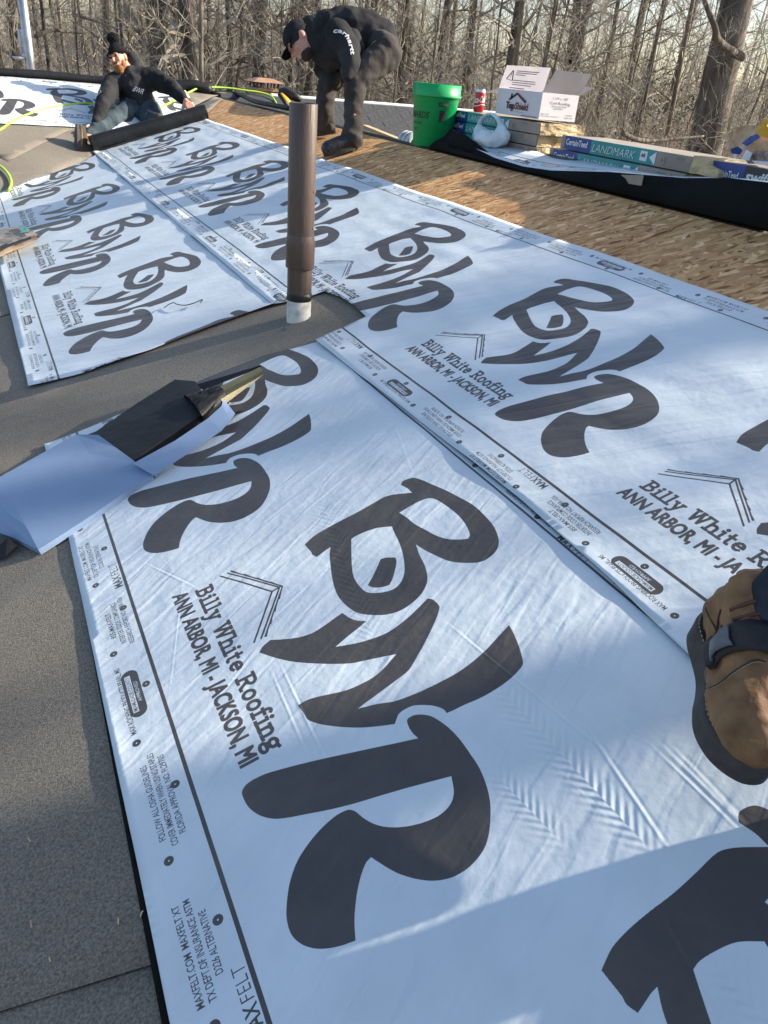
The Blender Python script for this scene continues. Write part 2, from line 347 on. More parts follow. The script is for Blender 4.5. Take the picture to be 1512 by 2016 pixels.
# slab-serif words
def arc(cx, cy, rx, ry, a0, a1, n=10): return [(cx + rx * math.cos(math.radians(a0 + (a1 - a0) * i / n)), cy + ry * math.sin(math.radians(a0 + (a1 - a0) * i / n))) for i in range(n + 1)]
T_ = .225
GL = {
 'B': (.78, [[(.17,0),(.17,1)],[(0,.05),(.4,.05)],[(0,.95),(.4,.95)],[(.17,.53),(.4,.53)],arc(.38,.74,.22,.21,90,-90),arc(.38,.29,.27,.24,90,-90)]),
 'i': (.40, [[(.19,0),(.19,.66)],[(.02,.05),(.37,.05)],[(.04,.63),(.2,.63)],arc(.18,.88,.03,.03,0,360,6)]),
 'l': (.40, [[(.19,0),(.19,1)],[(.02,.05),(.37,.05)],[(.04,.96),(.2,.96)]]),
 'y': (.70, [[(.12,.66),(.36,.06)],[(.60,.66),(.33,-.12),(.22,-.26),(.06,-.25)],[(0,.63),(.25,.63)],[(.46,.63),(.70,.63)]]),
 'W': (1.12,[[(.14,1),(.33,.05)],[(.33,.05),(.56,.9)],[(.56,.9),(.78,.05)],[(.78,.05),(.98,1)],[(0,.96),(.30,.96)],[(.45,.96),(.68,.96)],[(.84,.96),(1.12,.96)]]),
 'h': (.76, [[(.16,0),(.16,1)],[(0,.05),(.32,.05)],[(.02,.96),(.16,.96)],arc(.37,.42,.2,.22,165,0),[(.57,.42),(.57,0)],[(.44,.05),(.74,.05)]]),
 't': (.50, [[(.2,.9),(.2,.2)],arc(.33,.18,.13,.15,180,300),[(.03,.62),(.42,.62)]]),
 'e': (.64, [arc(.32,.33,.24,.29,0,320),[(.08,.36),(.56,.36)]]),
 'R': (.86, [[(.17,0),(.17,1)],[(0,.05),(.36,.05)],[(0,.95),(.4,.95)],[(.17,.5),(.4,.5)],arc(.4,.725,.25,.225,90,-90),[(.42,.48),(.68,.04),(.84,.05)]]),
 'o': (.66, [arc(.32,.32,.24,.30,0,360,16)]),
 'f': (.50, [[(.2,0),(.2,.78)],arc(.34,.8,.14,.17,180,40),[(.02,.05),(.38,.05)],[(.03,.62),(.44,.62)]]),
 'n': (.76, [[(.16,0),(.16,.66)],[(0,.05),(.32,.05)],[(.02,.63),(.16,.63)],arc(.37,.42,.2,.22,165,0),[(.57,.42),(.57,0)],[(.44,.05),(.74,.05)]]),
 'g': (.66, [arc(.29,.42,.21,.2,0,360,14),arc(.31,-.08,.24,.17,0,360,14),[(.2,.24),(.16,.1),(.3,.07)],[(.45,.56),(.64,.62)]]),
 ' ': (.40, [])}
def slab(s, o, ex, ey, width, h):
    tot = sum(GL[c][0] + .05 for c in s); k = width / tot; x = 0
    for c in s:
        adv, st = GL[c]
        for pl in st:
            stroke([np.array(o) + np.array(ex) * (x + p[0]) * k + np.array(ey) * p[1] * h for p in pl], T_ * h * .86)
        x += adv + .05
b0 = np.array(UVp(388, 1170)); b1 = np.array(UVp(537, 1487)); ex = (b1 - b0); wl = np.linalg.norm(ex)
slab('Billy White Roofing', (b0[0], b0[1]), (1, 0), (0, 1), wl * 1.0, UVp(417, 1152)[1] - b0[1])
c0 = np.array(UVp(340, 1183)); c1 = np.array(UVp(467, 1523))
for dx_ in (-.0016, 0, .0016):
    for dy_ in (-.0016, .0016): printtext('ANN ARBOR, MI - JACKSON, MI', (c0[0] + dx_, c0[1] + .003 + dy_), (1, 0), (0, 1), .037, width=c1[0] - c0[0], bold=.0)
# margins: print line, dots, notices
LV = UVp(364, 1500)[1]; TV = WID - .098
fill([[(0, LV - .004), (PER, LV - .004), (PER, LV + .004), (0, LV + .004)]]); fill([[(0, TV - .003), (PER, TV - .003), (PER, TV + .003), (0, TV + .003)]])
def margin(fx, fy, ex, ey):
    """notices laid along a margin; px samples taken on the lower margin"""
    def pt(px, py): u, v = UVp(px, py); return fx(u), fy(v)
    def blk(lines, pc, h, gap):
        u, v = UVp(*pc)
        for i, (s, wd) in enumerate(lines):
            vv = v + (len(lines) / 2 - .5 - i) * -gap
            o = np.array([fx(u), fy(vv)]) - np.array(ex) * wd / 2 - np.array(ey) * h / 2
            printtext(s, o, ex, ey, h, wd, bold=.012)
    blk([('MAXFELT.COM  MAXFELT XT', .165), ('TX DEPT.OF INSURANCE ASTM', .165), ('D226 ALTERNATIVE', .105)], (183, 1107), .0125, .0185)
    blk([('855-MAX-FELT', .095), ('INTERTEK CODE COMPLIANCE', .155), ('RESEARCH REPORT NO.CCRR-1036', .175)], (235, 1231), .0125, .0175)
    blk([('FOLLOW ALL OSHA GUIDELINES', .17), ('COVER IMMEDIATELY WHEN USING STAPLES', .21), ('FLORIDA APPROVAL NO. FL29705', .18)], (322, 1575), .0125, .0175)
    blk([('MAX ROOFING PRODUCTS PEARL, MS', .20)], (249, 1385), .0125, .018)
    u, v = UVp(229, 1137)
    printtext('MAX', np.array([fx(u), fy(v)]) - np.array(ex) * .055 - np.array(ey) * .011, ex, ey, .022, .05, bold=.02)
    printtext('FELT', np.array([fx(u), fy(v)]) + np.array(ex) * .0 - np.array(ey) * .011, ex, ey, .022, .052, bold=-.012)
    u, v = UVp(267, 1370); c = np.array([fx(u), fy(v)]); ex_, ey_ = np.array(ex), np.array(ey)
    ring = [c + ex_ * (.052 * sx + .018 * math.cos(t)) + ey_ * (.018 * math.sin(t)) for sx, a0 in ((1, -90), (-1, 90)) for t in [math.radians(a0 + 18 * i) for i in range(11)]]
    fill([ring])
    fill([[c + ex_ * x + ey_ * y for x, y in ((-.055, -.001), (.055, -.001), (.055, .011), (-.055, .011))]], 0.)
    printtext('MIAMI-DADE COUNTY', c - ex_ * .052 + ey_ * .0008, ex, ey, .009, .104, bold=.012)
    printtext('APPROVED', c - ex_ * .03 - ey_ * .012, ex, ey, .008, .06, bold=.0, val=0.)
    for p in [(208, 1085), (191, 1157), (246, 1202), (227, 1293), (291, 1352), (273, 1469), (349, 1550), (160, 1048)]:
        u, v = UVp(*p); c = (fx(u), fy(v))
        fill([arc(c[0], c[1], .0088, .0088, 0, 350, 12), arc(c[0], c[1], .0017, .0017, 0, 300, 5)])
margin(lambda u: u, lambda v: v, (-1, 0), (0, -1))
margin(lambda u: PER - u + .2, lambda v: WID - v * .9, (1, 0), (0, 1))
im = D.images.new('underlayment_print', NB, NB, alpha=False, float_buffer=False); im.colorspace_settings.name = 'Non-Color'
pix = np.ones((NB, NB, 4), np.float32); pix[..., :3] = IMG[..., None]; im.pixels.foreach_set(pix.ravel()); im.update(); im.pack()

# relief of the near sheet: pressed creases and boot-tread tracks, height only
RX, RY = 1700, 620; RXM, RYM = 3.4, 1.24
REL = np.full((RY, RX), .5, np.float32); yy, xx = np.mgrid[0:RY, 0:RX]; xm = xx * RXM / RX; ym = yy * RYM / RY
def crease(p, q, amp, wd, chev=0, cl=.014):
    p = np.array(p); q = np.array(q); t = q - p; l = np.linalg.norm(t); t /= l; n = np.array([-t[1], t[0]])
    s = (xm - p[0]) * t[0] + (ym - p[1]) * t[1]; d = (xm - p[0]) * n[0] + (ym - p[1]) * n[1]
    e = 1 / (1 + np.exp(-(s) / .02)) / (1 + np.exp(-(l - s) / .02))
    global REL
    if chev: REL = REL + (amp * e * np.exp(-(d / wd) ** 2) * np.sin((s + chev * np.abs(d) * 1.1) * 2 * math.pi / cl)).astype(np.float32)
    else: REL = REL + (amp * e * (np.exp(-(d / wd) ** 2) - .5 * np.exp(-((d - wd * 1.5) / wd) ** 2))).astype(np.float32)
def RP(px, py): a, b = L(px, py); return (2.7 - a, b + .3)
crease(RP(1000, 1380), RP(1260, 1660), .10, .022, 1, .020); crease(RP(640, 1000), RP(740, 1280), .018, .03, 1, .020)
crease(RP(985, 1540), RP(1080, 1640), .07, .02, 1, .018); crease(RP(1180, 1480), RP(1300, 1660), .12, .0035); crease(RP(900, 1250), RP(1180, 1480), .05, .003)
crease(RP(1280, 1780), RP(1400, 1990), .13, .004); crease(RP(1340, 1500), RP(1450, 1615), .10, .004); crease(RP(1320, 1495), RP(1445, 1618), .10, .004); crease(RP(1310, 1505), RP(1430, 1622), .08, .003)
crease(RP(560, 1330), RP(640, 1500), .05, .003); crease(RP(540, 1340), RP(600, 1480), .05, .003); crease(RP(1400, 1900), RP(1500, 2010), .09, .02, 1, .02)
crease(RP(300, 1120), RP(380, 1160), .05, .003); crease(RP(600, 1540), RP(720, 1720), .04, .003); crease(RP(650, 1640), RP(690, 1700), .05, .003)
for _ in range(9):
    x0, y0_ = RNG.uniform(.3, 3.1), RNG.uniform(.1, 1.1); an = RNG.uniform(-.5, .5); l = RNG.uniform(.05, .3)
    crease((x0, y0_), (x0 + l * math.cos(an), y0_ + l * math.sin(an)), RNG.uniform(.015, .03), RNG.uniform(.002, .005))
rel = D.images.new('sheet_relief', RX, RY, alpha=False, float_buffer=True); rel.colorspace_settings.name = 'Non-Color'
pix = np.ones((RY, RX, 4), np.float32); pix[..., :3] = REL[..., None]; rel.pixels.foreach_set(pix.ravel()); rel.update(); rel.pack()

def mat_felt(name, ripple=.004, relief=False, rip_rot=1.2, rsize=(.35, .05)):
    m = D.materials.new(name); m.use_nodes = True; t = m.node_tree; b = t.nodes['Principled BSDF']; N = t.nodes.new
    uv = N('ShaderNodeUVMap'); uv.uv_map = 'print'
    ti = N('ShaderNodeTexImage'); ti.image = im; ti.extension = 'REPEAT'; t.links.new(uv.outputs[0], ti.inputs[0])
    lc = N('ShaderNodeUVMap'); lc.uv_map = 'metres'
    n1 = N('ShaderNodeTexNoise'); n1.inputs['Scale'].default_value = 5; n1.inputs['Detail'].default_value = 7; t.links.new(lc.outputs[0], n1.inputs[0])
    r1 = N('ShaderNodeValToRGB'); r1.color_ramp.elements[0].position = .35; r1.color_ramp.elements[1].position = .65
    r1.color_ramp.elements[0].color = (.575, .645, .685, 1); r1.color_ramp.elements[1].color = (.65, .72, .76, 1); t.links.new(n1.outputs[0], r1.inputs[0])
    # ink, a touch scuffed
    n2 = N('ShaderNodeTexNoise'); n2.inputs['Scale'].default_value = 3.5; n2.inputs['Detail'].default_value = 9; n2.inputs['Roughness'].default_value = .7; t.links.new(lc.outputs[0], n2.inputs[0])
    r2 = N('ShaderNodeValToRGB'); r2.color_ramp.elements[0].position = .40; r2.color_ramp.elements[1].position = .75
    r2.color_ramp.elements[0].color = (.066, .060, .058, 1); r2.color_ramp.elements[1].color = (.105, .095, .085, 1); t.links.new(n2.outputs[0], r2.inputs[0])
    # little dark specks of grit
    vz = N('ShaderNodeTexVoronoi'); vz.inputs['Scale'].default_value = 9; t.links.new(lc.outputs[0], vz.inputs[0])
    ls = N('ShaderNodeMath'); ls.operation = 'LESS_THAN'; ls.inputs[1].default_value = .018; t.links.new(vz.outputs['Distance'], ls.inputs[0])
    mxs = N('ShaderNodeMixRGB'); mxs.inputs[2].default_value = (.2, .2, .2, 1); t.links.new(ls.outputs[0], mxs.inputs[0]); t.links.new(r1.outputs[0], mxs.inputs[1])
    mx = N('ShaderNodeMixRGB'); t.links.new(ti.outputs[0], mx.inputs[0]); t.links.new(mxs.outputs[0], mx.inputs[1]); t.links.new(r2.outputs[0], mx.inputs[2])
    t.links.new(mx.outputs[0], b.inputs['Base Color']); b.inputs['Roughness'].default_value = .42; b.inputs['Specular IOR Level'].default_value = .5
    # ripples + fabric grain
    mp = N('ShaderNodeMapping'); mp.vector_type = 'TEXTURE'; mp.inputs['Rotation'].default_value = (0, 0, rip_rot); mp.inputs['Scale'].default_value = (*rsize, 1); t.links.new(lc.outputs[0], mp.inputs[0])
    w1 = N('ShaderNodeTexNoise'); w1.inputs['Scale'].default_value = 1.0; w1.inputs['Detail'].default_value = 1.2; w1.inputs['Distortion'].default_value = .7; t.links.new(mp.outputs[0], w1.inputs[0])
    g = N('ShaderNodeTexNoise'); g.inputs['Scale'].default_value = 45; g.inputs['Detail'].default_value = 6; t.links.new(lc.outputs[0], g.inputs[0])
    bp = N('ShaderNodeBump'); bp.inputs['Distance'].default_value = ripple; t.links.new(w1.outputs[0], bp.inputs['Height'])
    b2 = N('ShaderNodeBump'); b2.inputs['Distance'].default_value = .0012; t.links.new(g.outputs[0], b2.inputs['Height']); t.links.new(bp.outputs[0], b2.inputs['Normal'])
    last = b2.outputs[0]
    if relief:
        ru = N('ShaderNodeUVMap'); ru.uv_map = 'relief'; ri = N('ShaderNodeTexImage'); ri.image = rel; ri.extension = 'EXTEND'; t.links.new(ru.outputs[0], ri.inputs[0])
        b3 = N('ShaderNodeBump'); b3.inputs['Distance'].default_value = .010; t.links.new(ri.outputs[0], b3.inputs['Height']); t.links.new(last, b3.inputs['Normal']); last = b3.outputs[0]
    t.links.new(last, b.inputs['Normal'])
    return m
M_feltA = mat_felt('printed_underlayment_near', .0034, True, math.radians(63), (.16, .032)); M_feltB = mat_felt('printed_underlayment', .006, False, math.radians(115), (.30, .05))

def sheet(name, poly, fr, uvf, hf, m, step=.02, thick=.0012):
    """thin sheet with white face up and black underside"""
    poly = [tuple(p) for p in poly]
    # densify boundary
    bd = []
    for a, b in zip(poly, poly[1:] + poly[:1]):
        n = max(1, int(math.hypot(b[0] - a[0], b[1] - a[1]) / step)); bd += [(a[0] + (b[0] - a[0]) * i / n, a[1] + (b[1] - a[1]) * i / n) for i in range(n)]
    A = np.array(bd); xs = np.arange(A[:, 0].min() + step / 2, A[:, 0].max(), step); ys = np.arange(A[:, 1].min() + step / 2, A[:, 1].max(), step)
    gx, gy = [g.ravel() for g in np.meshgrid(xs, ys)]
    inside = np.zeros(len(gx), bool); Bn = np.roll(A, -1, 0); mind = np.full(len(gx), 9.)
    for (x1, y1), (x2, y2) in zip(A, Bn):
        c = (y1 > gy) != (y2 > gy)
        if y1 != y2: inside ^= c & (gx < (x2 - x1) * (gy - y1) / (y2 - y1) + x1)
        mind = np.minimum(mind, (gx - x1) ** 2 + (gy - y1) ** 2)
    keep = inside & (mind > (step * .45) ** 2)
    pts = [Vector(p) for p in bd] + [Vector((x, y)) for x, y in zip(gx[keep], gy[keep])]
    nb = len(bd)
    vo, _, fo, *_ = delaunay_2d_cdt(pts, [(i, (i + 1) % nb) for i in range(nb)], [], 1, 1e-6)
    V2 = [tuple(v) for v in vo]; bs = np.array(bd)
    V3 = []; 
    for x, y in V2:
        dd = math.sqrt(((bs[:, 0] - x) ** 2 + (bs[:, 1] - y) ** 2).min()) if True else 1
        V3.append(fr(x, y, hf(x, y, dd)))
    me = D.meshes.new(name); me.from_pydata([tuple(v) for v in V3], [], [tuple(f) for f in fo]); me.update()
    bm = bmesh.new(); bm.from_mesh(me); bm.verts.ensure_lookup_table()
    nrm = sum((f.normal for f in bm.faces), Vector())
    if nrm.z < 0: bmesh.ops.reverse_faces(bm, faces=bm.faces[:])
    u1 = bm.loops.layers.uv.new('print'); u2 = bm.loops.layers.uv.new('metres'); u3 = bm.loops.layers.uv.new('relief')
    for f in bm.faces:
        f.smooth = True
        for l in f.loops:
            x, y = V2[l.vert.index]; l[u1].uv = uvf(x, y); l[u2].uv = (x, y); l[u3].uv = ((2.7 - x) / RXM, (y + .3) / RYM)
    bm.to_mesh(me); bm.free()
    o = link(name, me, [m, M_black]); s = o.modifiers.new('s', 'SOLIDIFY'); s.thickness = thick; s.offset = -1; s.material_offset = 1; s.material_offset_rim = 1
    return o
def uv_of(tips, edge):
    """tips: distances (from camera) of successive emblems, near to far; interpolated so the print repeats as measured"""
    tp = np.array(tips) * Q; idx = -np.arange(len(tp), dtype=float)
    def f(a, b):
        if a < tp[0]: u = idx[0] + (tp[0] - a) / (tp[1] - tp[0])
        elif a > tp[-1]: u = idx[-1] - (a - tp[-1]) / (tp[-1] - tp[-2])
        else: u = float(np.interp(a, tp, idx))
        return (u, (b - edge) / WID)
    return f
def vlift(a, b):
    dz = TS * (a - Y0) - b * UW[2]
    return max(0., dz) * math.cos(SIG) if dz > -.02 else 0.
def nz(x, y, s, o=0.): return noise.noise(Vector((x * s, y * s, o)))

# ================================================================ SETTING
GZ = -3.3
# ground
bm = bmesh.new(); n = 60; S = 900
vs = {}
def gh(x, y):
    r = math.hypot(x, y); return GZ + nz(x, y, .05, 3) * min(2.0, max(0, r - 12) * .05) + nz(x, y, .3, 8) * .12 - max(0, min(1, (r - 20) / 60)) * .6
g1 = [-S, -400, -200, -120] + list(np.linspace(-80, 80, 65)) + [120, 200, 400, S]
for i, x in enumerate(g1):
    for j, y in enumerate(g1): vs[i, j] = bm.verts.new((x, y, gh(x, y)))
for i in range(len(g1) - 1):
    for j in range(len(g1) - 1): bm.faces.new((vs[i, j], vs[i + 1, j], vs[i + 1, j + 1], vs[i, j + 1]))
tag(bobj('ground', bm, M_ground, smooth=True), 'brown leaf-covered woodland floor behind the roof', None, None, 'structure')
# house below the roof
RB = 2.60 * Q                    # ridge, measured upslope
RX_, RZ_ = R1(0, RB).x, R1(0, RB).z
E1 = -2.6                        # eave line of the near slope (upslope coordinate)
YN = -3.0                        # near gable
YR = 9.52                        # ridge of the far wing
bm = bmesh.new()
x0, z0 = R1(0, E1).x, R1(0, E1).z
box(bm, (x0 + .3, YN + .3, GZ - .3), (9, 0, 0), (0, 11, 0), (0, 0, z0 - GZ + .15))
box(bm, (-7, Y0 + .5, GZ - .3), (13.5, 0, 0), (0, 4.0, 0), (0, 0, z0 - GZ + .15))
tag(bobj('house', bm, M_siding), 'pale sided house carrying the roof being covered', 'house')
# roof deck: base slab and OSB panels
roof = empty('roof'); tag(roof, 'low pitched roof stripped to strand board and grey membrane', None, None, 'structure')
bm = bmesh.new()
box(bm, R1(YN, E1, -.10), R1(0, RB) - R1(0, E1), Vector((0, 14, 0)), R1(0, 0, .08) - R1(0, 0, 0))
bobj('deck_base', bm, M_wood, roof)
bm = bmesh.new()   # far slope east of the ridge, dropping away
v = [(RX_ + .03, YN, RZ_ - .02), (RX_ + 4, YN, RZ_ - .02 - 4 * TS), (RX_ + 4, Y0 + 5, RZ_ - .02 - 4 * TS), (RX_ + .03, Y0 + 5, RZ_ - .02)]
bv = [bm.verts.new(p) for p in v]; bm.faces.new(bv)
bmesh.ops.solidify(bm, geom=bm.faces[:], thickness=.05)
bobj('far_slope', bm, M_shingle, roof)
bm = bmesh.new()
k = 0
for row, (b0_, b1_) in enumerate([(RB - 1.22, RB - .0), (RB - 2.445, RB - 1.225)]):
    a = YN + (.40 if row == 0 else 1.4)
    while a < 9.3:
        a1 = min(a + 2.44, 9.35); bm = bmesh.new()
        dz = random.uniform(-.0012, .0012) - .001
        box(bm, R1(a + .002, b0_ + .0015, -.014 + dz), Vector((0, a1 - a - .005, 0)), (R1(0, b1_ - .0015) - R1(0, b0_ + .0015)), R1(0, 0, .012) - R1(0, 0, 0))
        # board frame as own coordinates so that strands run on the panel
        o = bobj('strand_board_panel', bm, M_osb, roof); a = a1
# membrane, laid in two lifts with a seam
def memb(name, poly, h, fr=R1, uvs=None, step=.08):
    o = sheet(name, poly, fr, lambda x, y: (x, y), lambda x, y, d: h + nz(x, y, 1.3, 4) * .002, M_memb, step, .002); o.parent = roof; return o
# break along the seam lines seen in the photograph
sA = L(0, 1930); sB = L(310, 1835); k_ = (sB[0] - sA[0]) / (sB[1] - sA[1])
def seam(b): return sA[0] + k_ * (b - sA[1])
bl, br = E1 + .02, .75
def vy(b): return Y0 + (b * UW[0])                           # valley in plan
top = 1.26 * Q
memb('membrane_sheet', [(YN, bl), (YN, br), (seam(br) - .04, br), (seam(bl) - .04, bl)], .002)
memb('membrane_sheet', [(seam(bl) - .05, bl), (seam(br) - .05, br), (seam(br) - .05, top), (4.2, top), (4.2, bl)], .0045)
memb('membrane_sheet', [(4.1, bl), (4.1, top), (7.95, top), (8.12, 1.80), (9.0, RB - .02), (vy(RB) - .02, RB - .01), (vy(bl), bl)], .0085, step=.1)
# far wing
def vs2(x): return x * 1.0 / math.cos(SIG)                    # distance upslope on the wing where the valley lies
RS = (YR - Y0) / math.cos(SIG)
memb('membrane_sheet', [(-7, -1.0), (x0, -1.0), (E1 * UW[0], vs2(E1 * UW[0])), (0, vs2(0)), (RB * UW[0], vs2(RB * UW[0])), (2.35, RS), (-7, RS)], .003, R2, step=.12)
sa = L2(16, 319); sb = L2(127, 262)
memb('membrane_lap', [sa, sb, (sb[0] + .5, sb[1] + .42), (sb[0] - .2, sb[1] + .30), (sa[0] - .4, sa[1] + .5)], .006, R2, step=.1)
bm = bmesh.new(); box(bm, R2(-7, -1.2, -.1), (9.3, 0, 0), R2(0, RS + 1.2) - R2(0, 0), R2(0, 0, .08) - R2(0, 0, 0)); bobj('wing_deck', bm, M_wood, roof)
bm = bmesh.new(); bv = [bm.verts.new(p) for p in ((-7, YR, RS * math.sin(SIG) - .01), (6.6, YR, RS * math.sin(SIG) - .01), (6.6, YR + 3.5, RS * math.sin(SIG) - 1.13), (-7, YR + 3.5, RS * math.sin(SIG) - 1.13))]
bm.faces.new(bv); bmesh.ops.solidify(bm, geom=bm.faces[:], thickness=.05); bobj('rear_slope', bm, M_shingle, roof)
# shingled east part of the wing: one piece per shingle tab
bm = bmesh.new(); box(bm, R2(2.3, -2.5, -.1), (4.3, 0, 0), R2(0, RS + 2.5) - R2(0, 0), R2(0, 0, .075) - R2(0, 0, 0)); bobj('shingle_underlay', bm, M_shingle, roof)
bm = bmesh.new(); box(bm, (0, 0, 0), (.31, 0, 0), (0, .165, 0), (0, 0, .007)); tabme = D.meshes.new('shingle'); bm.to_mesh(tabme); bm.free(); tabme.materials.append(M_shingle)
tabs = 0
for r in range(13):
    s = RS - .02 - (r + 1) * .135
    for c in range(14):
        x = 2.28 + c * .315 + (r * .137 % .315) + random.uniform(-.003, .003)
        if x > 6.3 or tabs > 280: continue
        o = D.objects.new('shingle', tabme); COL.objects.link(o); o.parent = roof
        o.matrix_local = Matrix.Translation(R2(x, s, .004 + random.uniform(0, .002))) @ Matrix.Rotation(SIG + .035, 4, 'X') @ Matrix.Rotation(random.uniform(-.004, .004), 4, 'Z'); tabs += 1
# white metal edge along the top of the shingles
bm = bmesh.new(); box(bm, R2(2.9, RS - .02, .012), (3.7, 0, 0), R2(0, .06) - R2(0, 0), R2(0, 0, .016) - R2(0, 0, 0), .003)
bobj('white_ridge_trim', bm, mat('white_metal', (.75, .74, .70), .4, .05), roof)
# dark ridge slot and batten along main ridge
bm = bmesh.new(); box(bm, R1(2.0, RB + .004, -.012), (0, 7.3, 0), R1(0, .03) - R1(0, 0), R1(0, 0, .010) - R1(0, 0, 0)); bobj('ridge_slot', bm, M_tar, roof)
# black ridge cover along the wing
bm = bmesh.new()
pts = [R2(x, RS + .01 + nz(x, 0, .8) * .02, .028 + nz(x, 1, 1.1) * .01) for x in np.linspace(-7, 1.3, 40)]
tube(bm, pts, [.042 + .008 * nz(p.x, 3, 1.5) for p in pts], 12, flat=.8)
tag(bobj('ridge_cover', bm, M_black, smooth=True), 'long black rolled felt edge lying along the far ridge', 'ridge felt')
bm = bmesh.new()
a = R2(*L2(345, 176)); b = R2(*L2(416, 184))
pts = bez([a + Vector((0, 0, .03)), a.lerp(b, .5) + Vector((0, 0, .06)), b + Vector((0, 0, .03))], 8); tube(bm, pts, [.035] + [.058] * (len(pts) - 2) + [.04], 14)
tag(bobj('folded_black_felt', bm, M_black, smooth=True), 'short thick black roll of felt on the far ridge, behind kneeling man\'s outstretched arm', 'felt roll')
bm = bmesh.new()
pts = [onX(x, y, X_) for x, y, X_ in ()]
pts = bez([R2(*L2(416, 186), .02), R2(*L2(470, 192), .03), R1(*L(500, 203), .02), R1(*L(545, 213), .02), R1(*L(575, 217), .012)], 6); tube(bm, pts, [.015, *([.022] * (len(pts) - 2)), .012], 10, flat=1.2)
tag(bobj('black_ridge_felt', bm, M_black, smooth=True), 'thin strip of black felt bunched along the ridge below the lime hose', 'felt strip')

# ================================================================ UNDERLAYMENT SHEETS
pA = [(2.836 * Q, -.315 * Q), L(200, 838), L(400, 752), L(520, 705), (2.798 * Q, .80 * Q), (2.79 * Q, .803 * Q + .034), (-1.2, .803 * Q + .034), (-1.2, -.335 * Q), (.664 * Q, -.332 * Q), (1.5 * Q, -.318 * Q), (2.35 * Q, -.306 * Q)]
def hA(x, y, d):
    h = .010 + .0035 * nz(x, y, 2.2, 1) + .0016 * nz(x * .6, y, 9, 5) + .0012 * nz(x, y * .4, 14, 9)
    if y < -.2: h += max(0, .03 - (y + .29)) * .10 * (1 + nz(x, 0, 3, 2))
    return h
o = sheet('underlayment_sheet', pA, R1, uv_of([.385, 1.617, 2.849], EDG), hA, M_feltA, .016)
tag(o, 'largest foreground sheet of printed blue-white underlayment beside the brown boot', 'roof underlayment', 'printed underlayment sheets')
pA2 = [L(60, 768), L(165, 740), L(300, 695), L(430, 645), (3.331 * Q, .831 * Q), (3.33 * Q, .90 * Q), (8.85 * Q, .90 * Q), L(186, 311), L(100, 350), L(50, 372), L(0, 396), (7.914 * Q, -.31 * Q), (5.5 * Q, -.33 * Q)]
def hA2(x, y, d): return vlift(x, y) + .0125 + .004 * nz(x, y, 2, 7) + .0022 * nz(x, y * .5, 8, 3) + max(0, .05 - d) * (.08 + .12 * nz(x, y, 5, 2))
o = sheet('underlayment_sheet', pA2, R1, uv_of([3.36, 4.595, 5.852, 7.205], EDG), hA2, M_feltB, .024)
tag(o, 'printed underlayment sheet left of the pipe, cut end at the bare grey strip', 'roof underlayment', 'printed underlayment sheets')
eB = .803 * Q
cB0 = hit(180, 297, N2, float(N2 @ np.array([0, Y0, 0])) + .016); pB = [(cB0[1], eB + .01), (3.331 * Q, eB + .0), L(600, 592), L(640, 580), L(672, 592), L(700, 610), L(722, 631), L(700, 642), L(660, 660), L(635, 672), (2.798 * Q, eB), (1.4 * Q, eB + .03 * Q), (1.0 * Q, eB + .015 * Q), (.736 * Q, eB - .005), (-1.2, eB), (-1.2, eB + WID), (9.0 * Q, eB + WID)]
def hB(x, y, d):
    h = vlift(x, y) + .0165 + .005 * nz(x, y, 1.7, 2) + .0045 * nz(x * .35, y, 7, 3) + .0022 * nz(x * .5, y, 16, 6)
    if y < eB + .06 and d < .05: h += (.05 - d) * (.03 + .07 * (nz(x, 0, 3.2, 5) + .15 * math.exp(-((x - 1.0) / .35) ** 2)))
    return h
o = sheet('underlayment_sheet', pB, R1, uv_of([2.409, 3.603, 4.889, 6.121, 7.393, 8.742], eB), hB, M_feltB, .02)
tag(o, 'upper printed underlayment sheet running from the roll down past the pipe, edge on strand board', 'roof underlayment', 'printed underlayment sheets')
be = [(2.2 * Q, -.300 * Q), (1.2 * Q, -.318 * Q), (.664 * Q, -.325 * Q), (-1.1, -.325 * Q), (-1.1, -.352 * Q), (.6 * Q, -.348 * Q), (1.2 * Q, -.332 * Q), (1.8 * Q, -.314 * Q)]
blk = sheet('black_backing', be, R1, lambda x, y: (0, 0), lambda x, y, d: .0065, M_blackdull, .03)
blk.parent = [o_ for o_ in D.objects if o_.get('label', '').startswith('largest foreground')][0]
# far wing sheet
s0 = L2(0, 246)[1]; tx = L2(113, 204)[0]
pC = [(-4.5, s0 - .01), (-.6, s0), (1.9, s0 + .01), (1.9, s0 + 1.10), (-.6, s0 + 1.10), (-4.5, s0 + 1.10)]
o = sheet('underlayment_sheet', pC, R2, lambda x, s: ((x - tx) / PER, (s - s0) / WID), lambda x, y, d: .014 + .006 * nz(x, y, 1.6, 9) + max(0, .04 - d) * .15 * abs(nz(x, y, 3, 1)), M_feltB, .035)
tag(o, 'distant printed underlayment sheet on the far roof wing behind the kneeling man', 'roof underlayment', 'printed underlayment sheets')
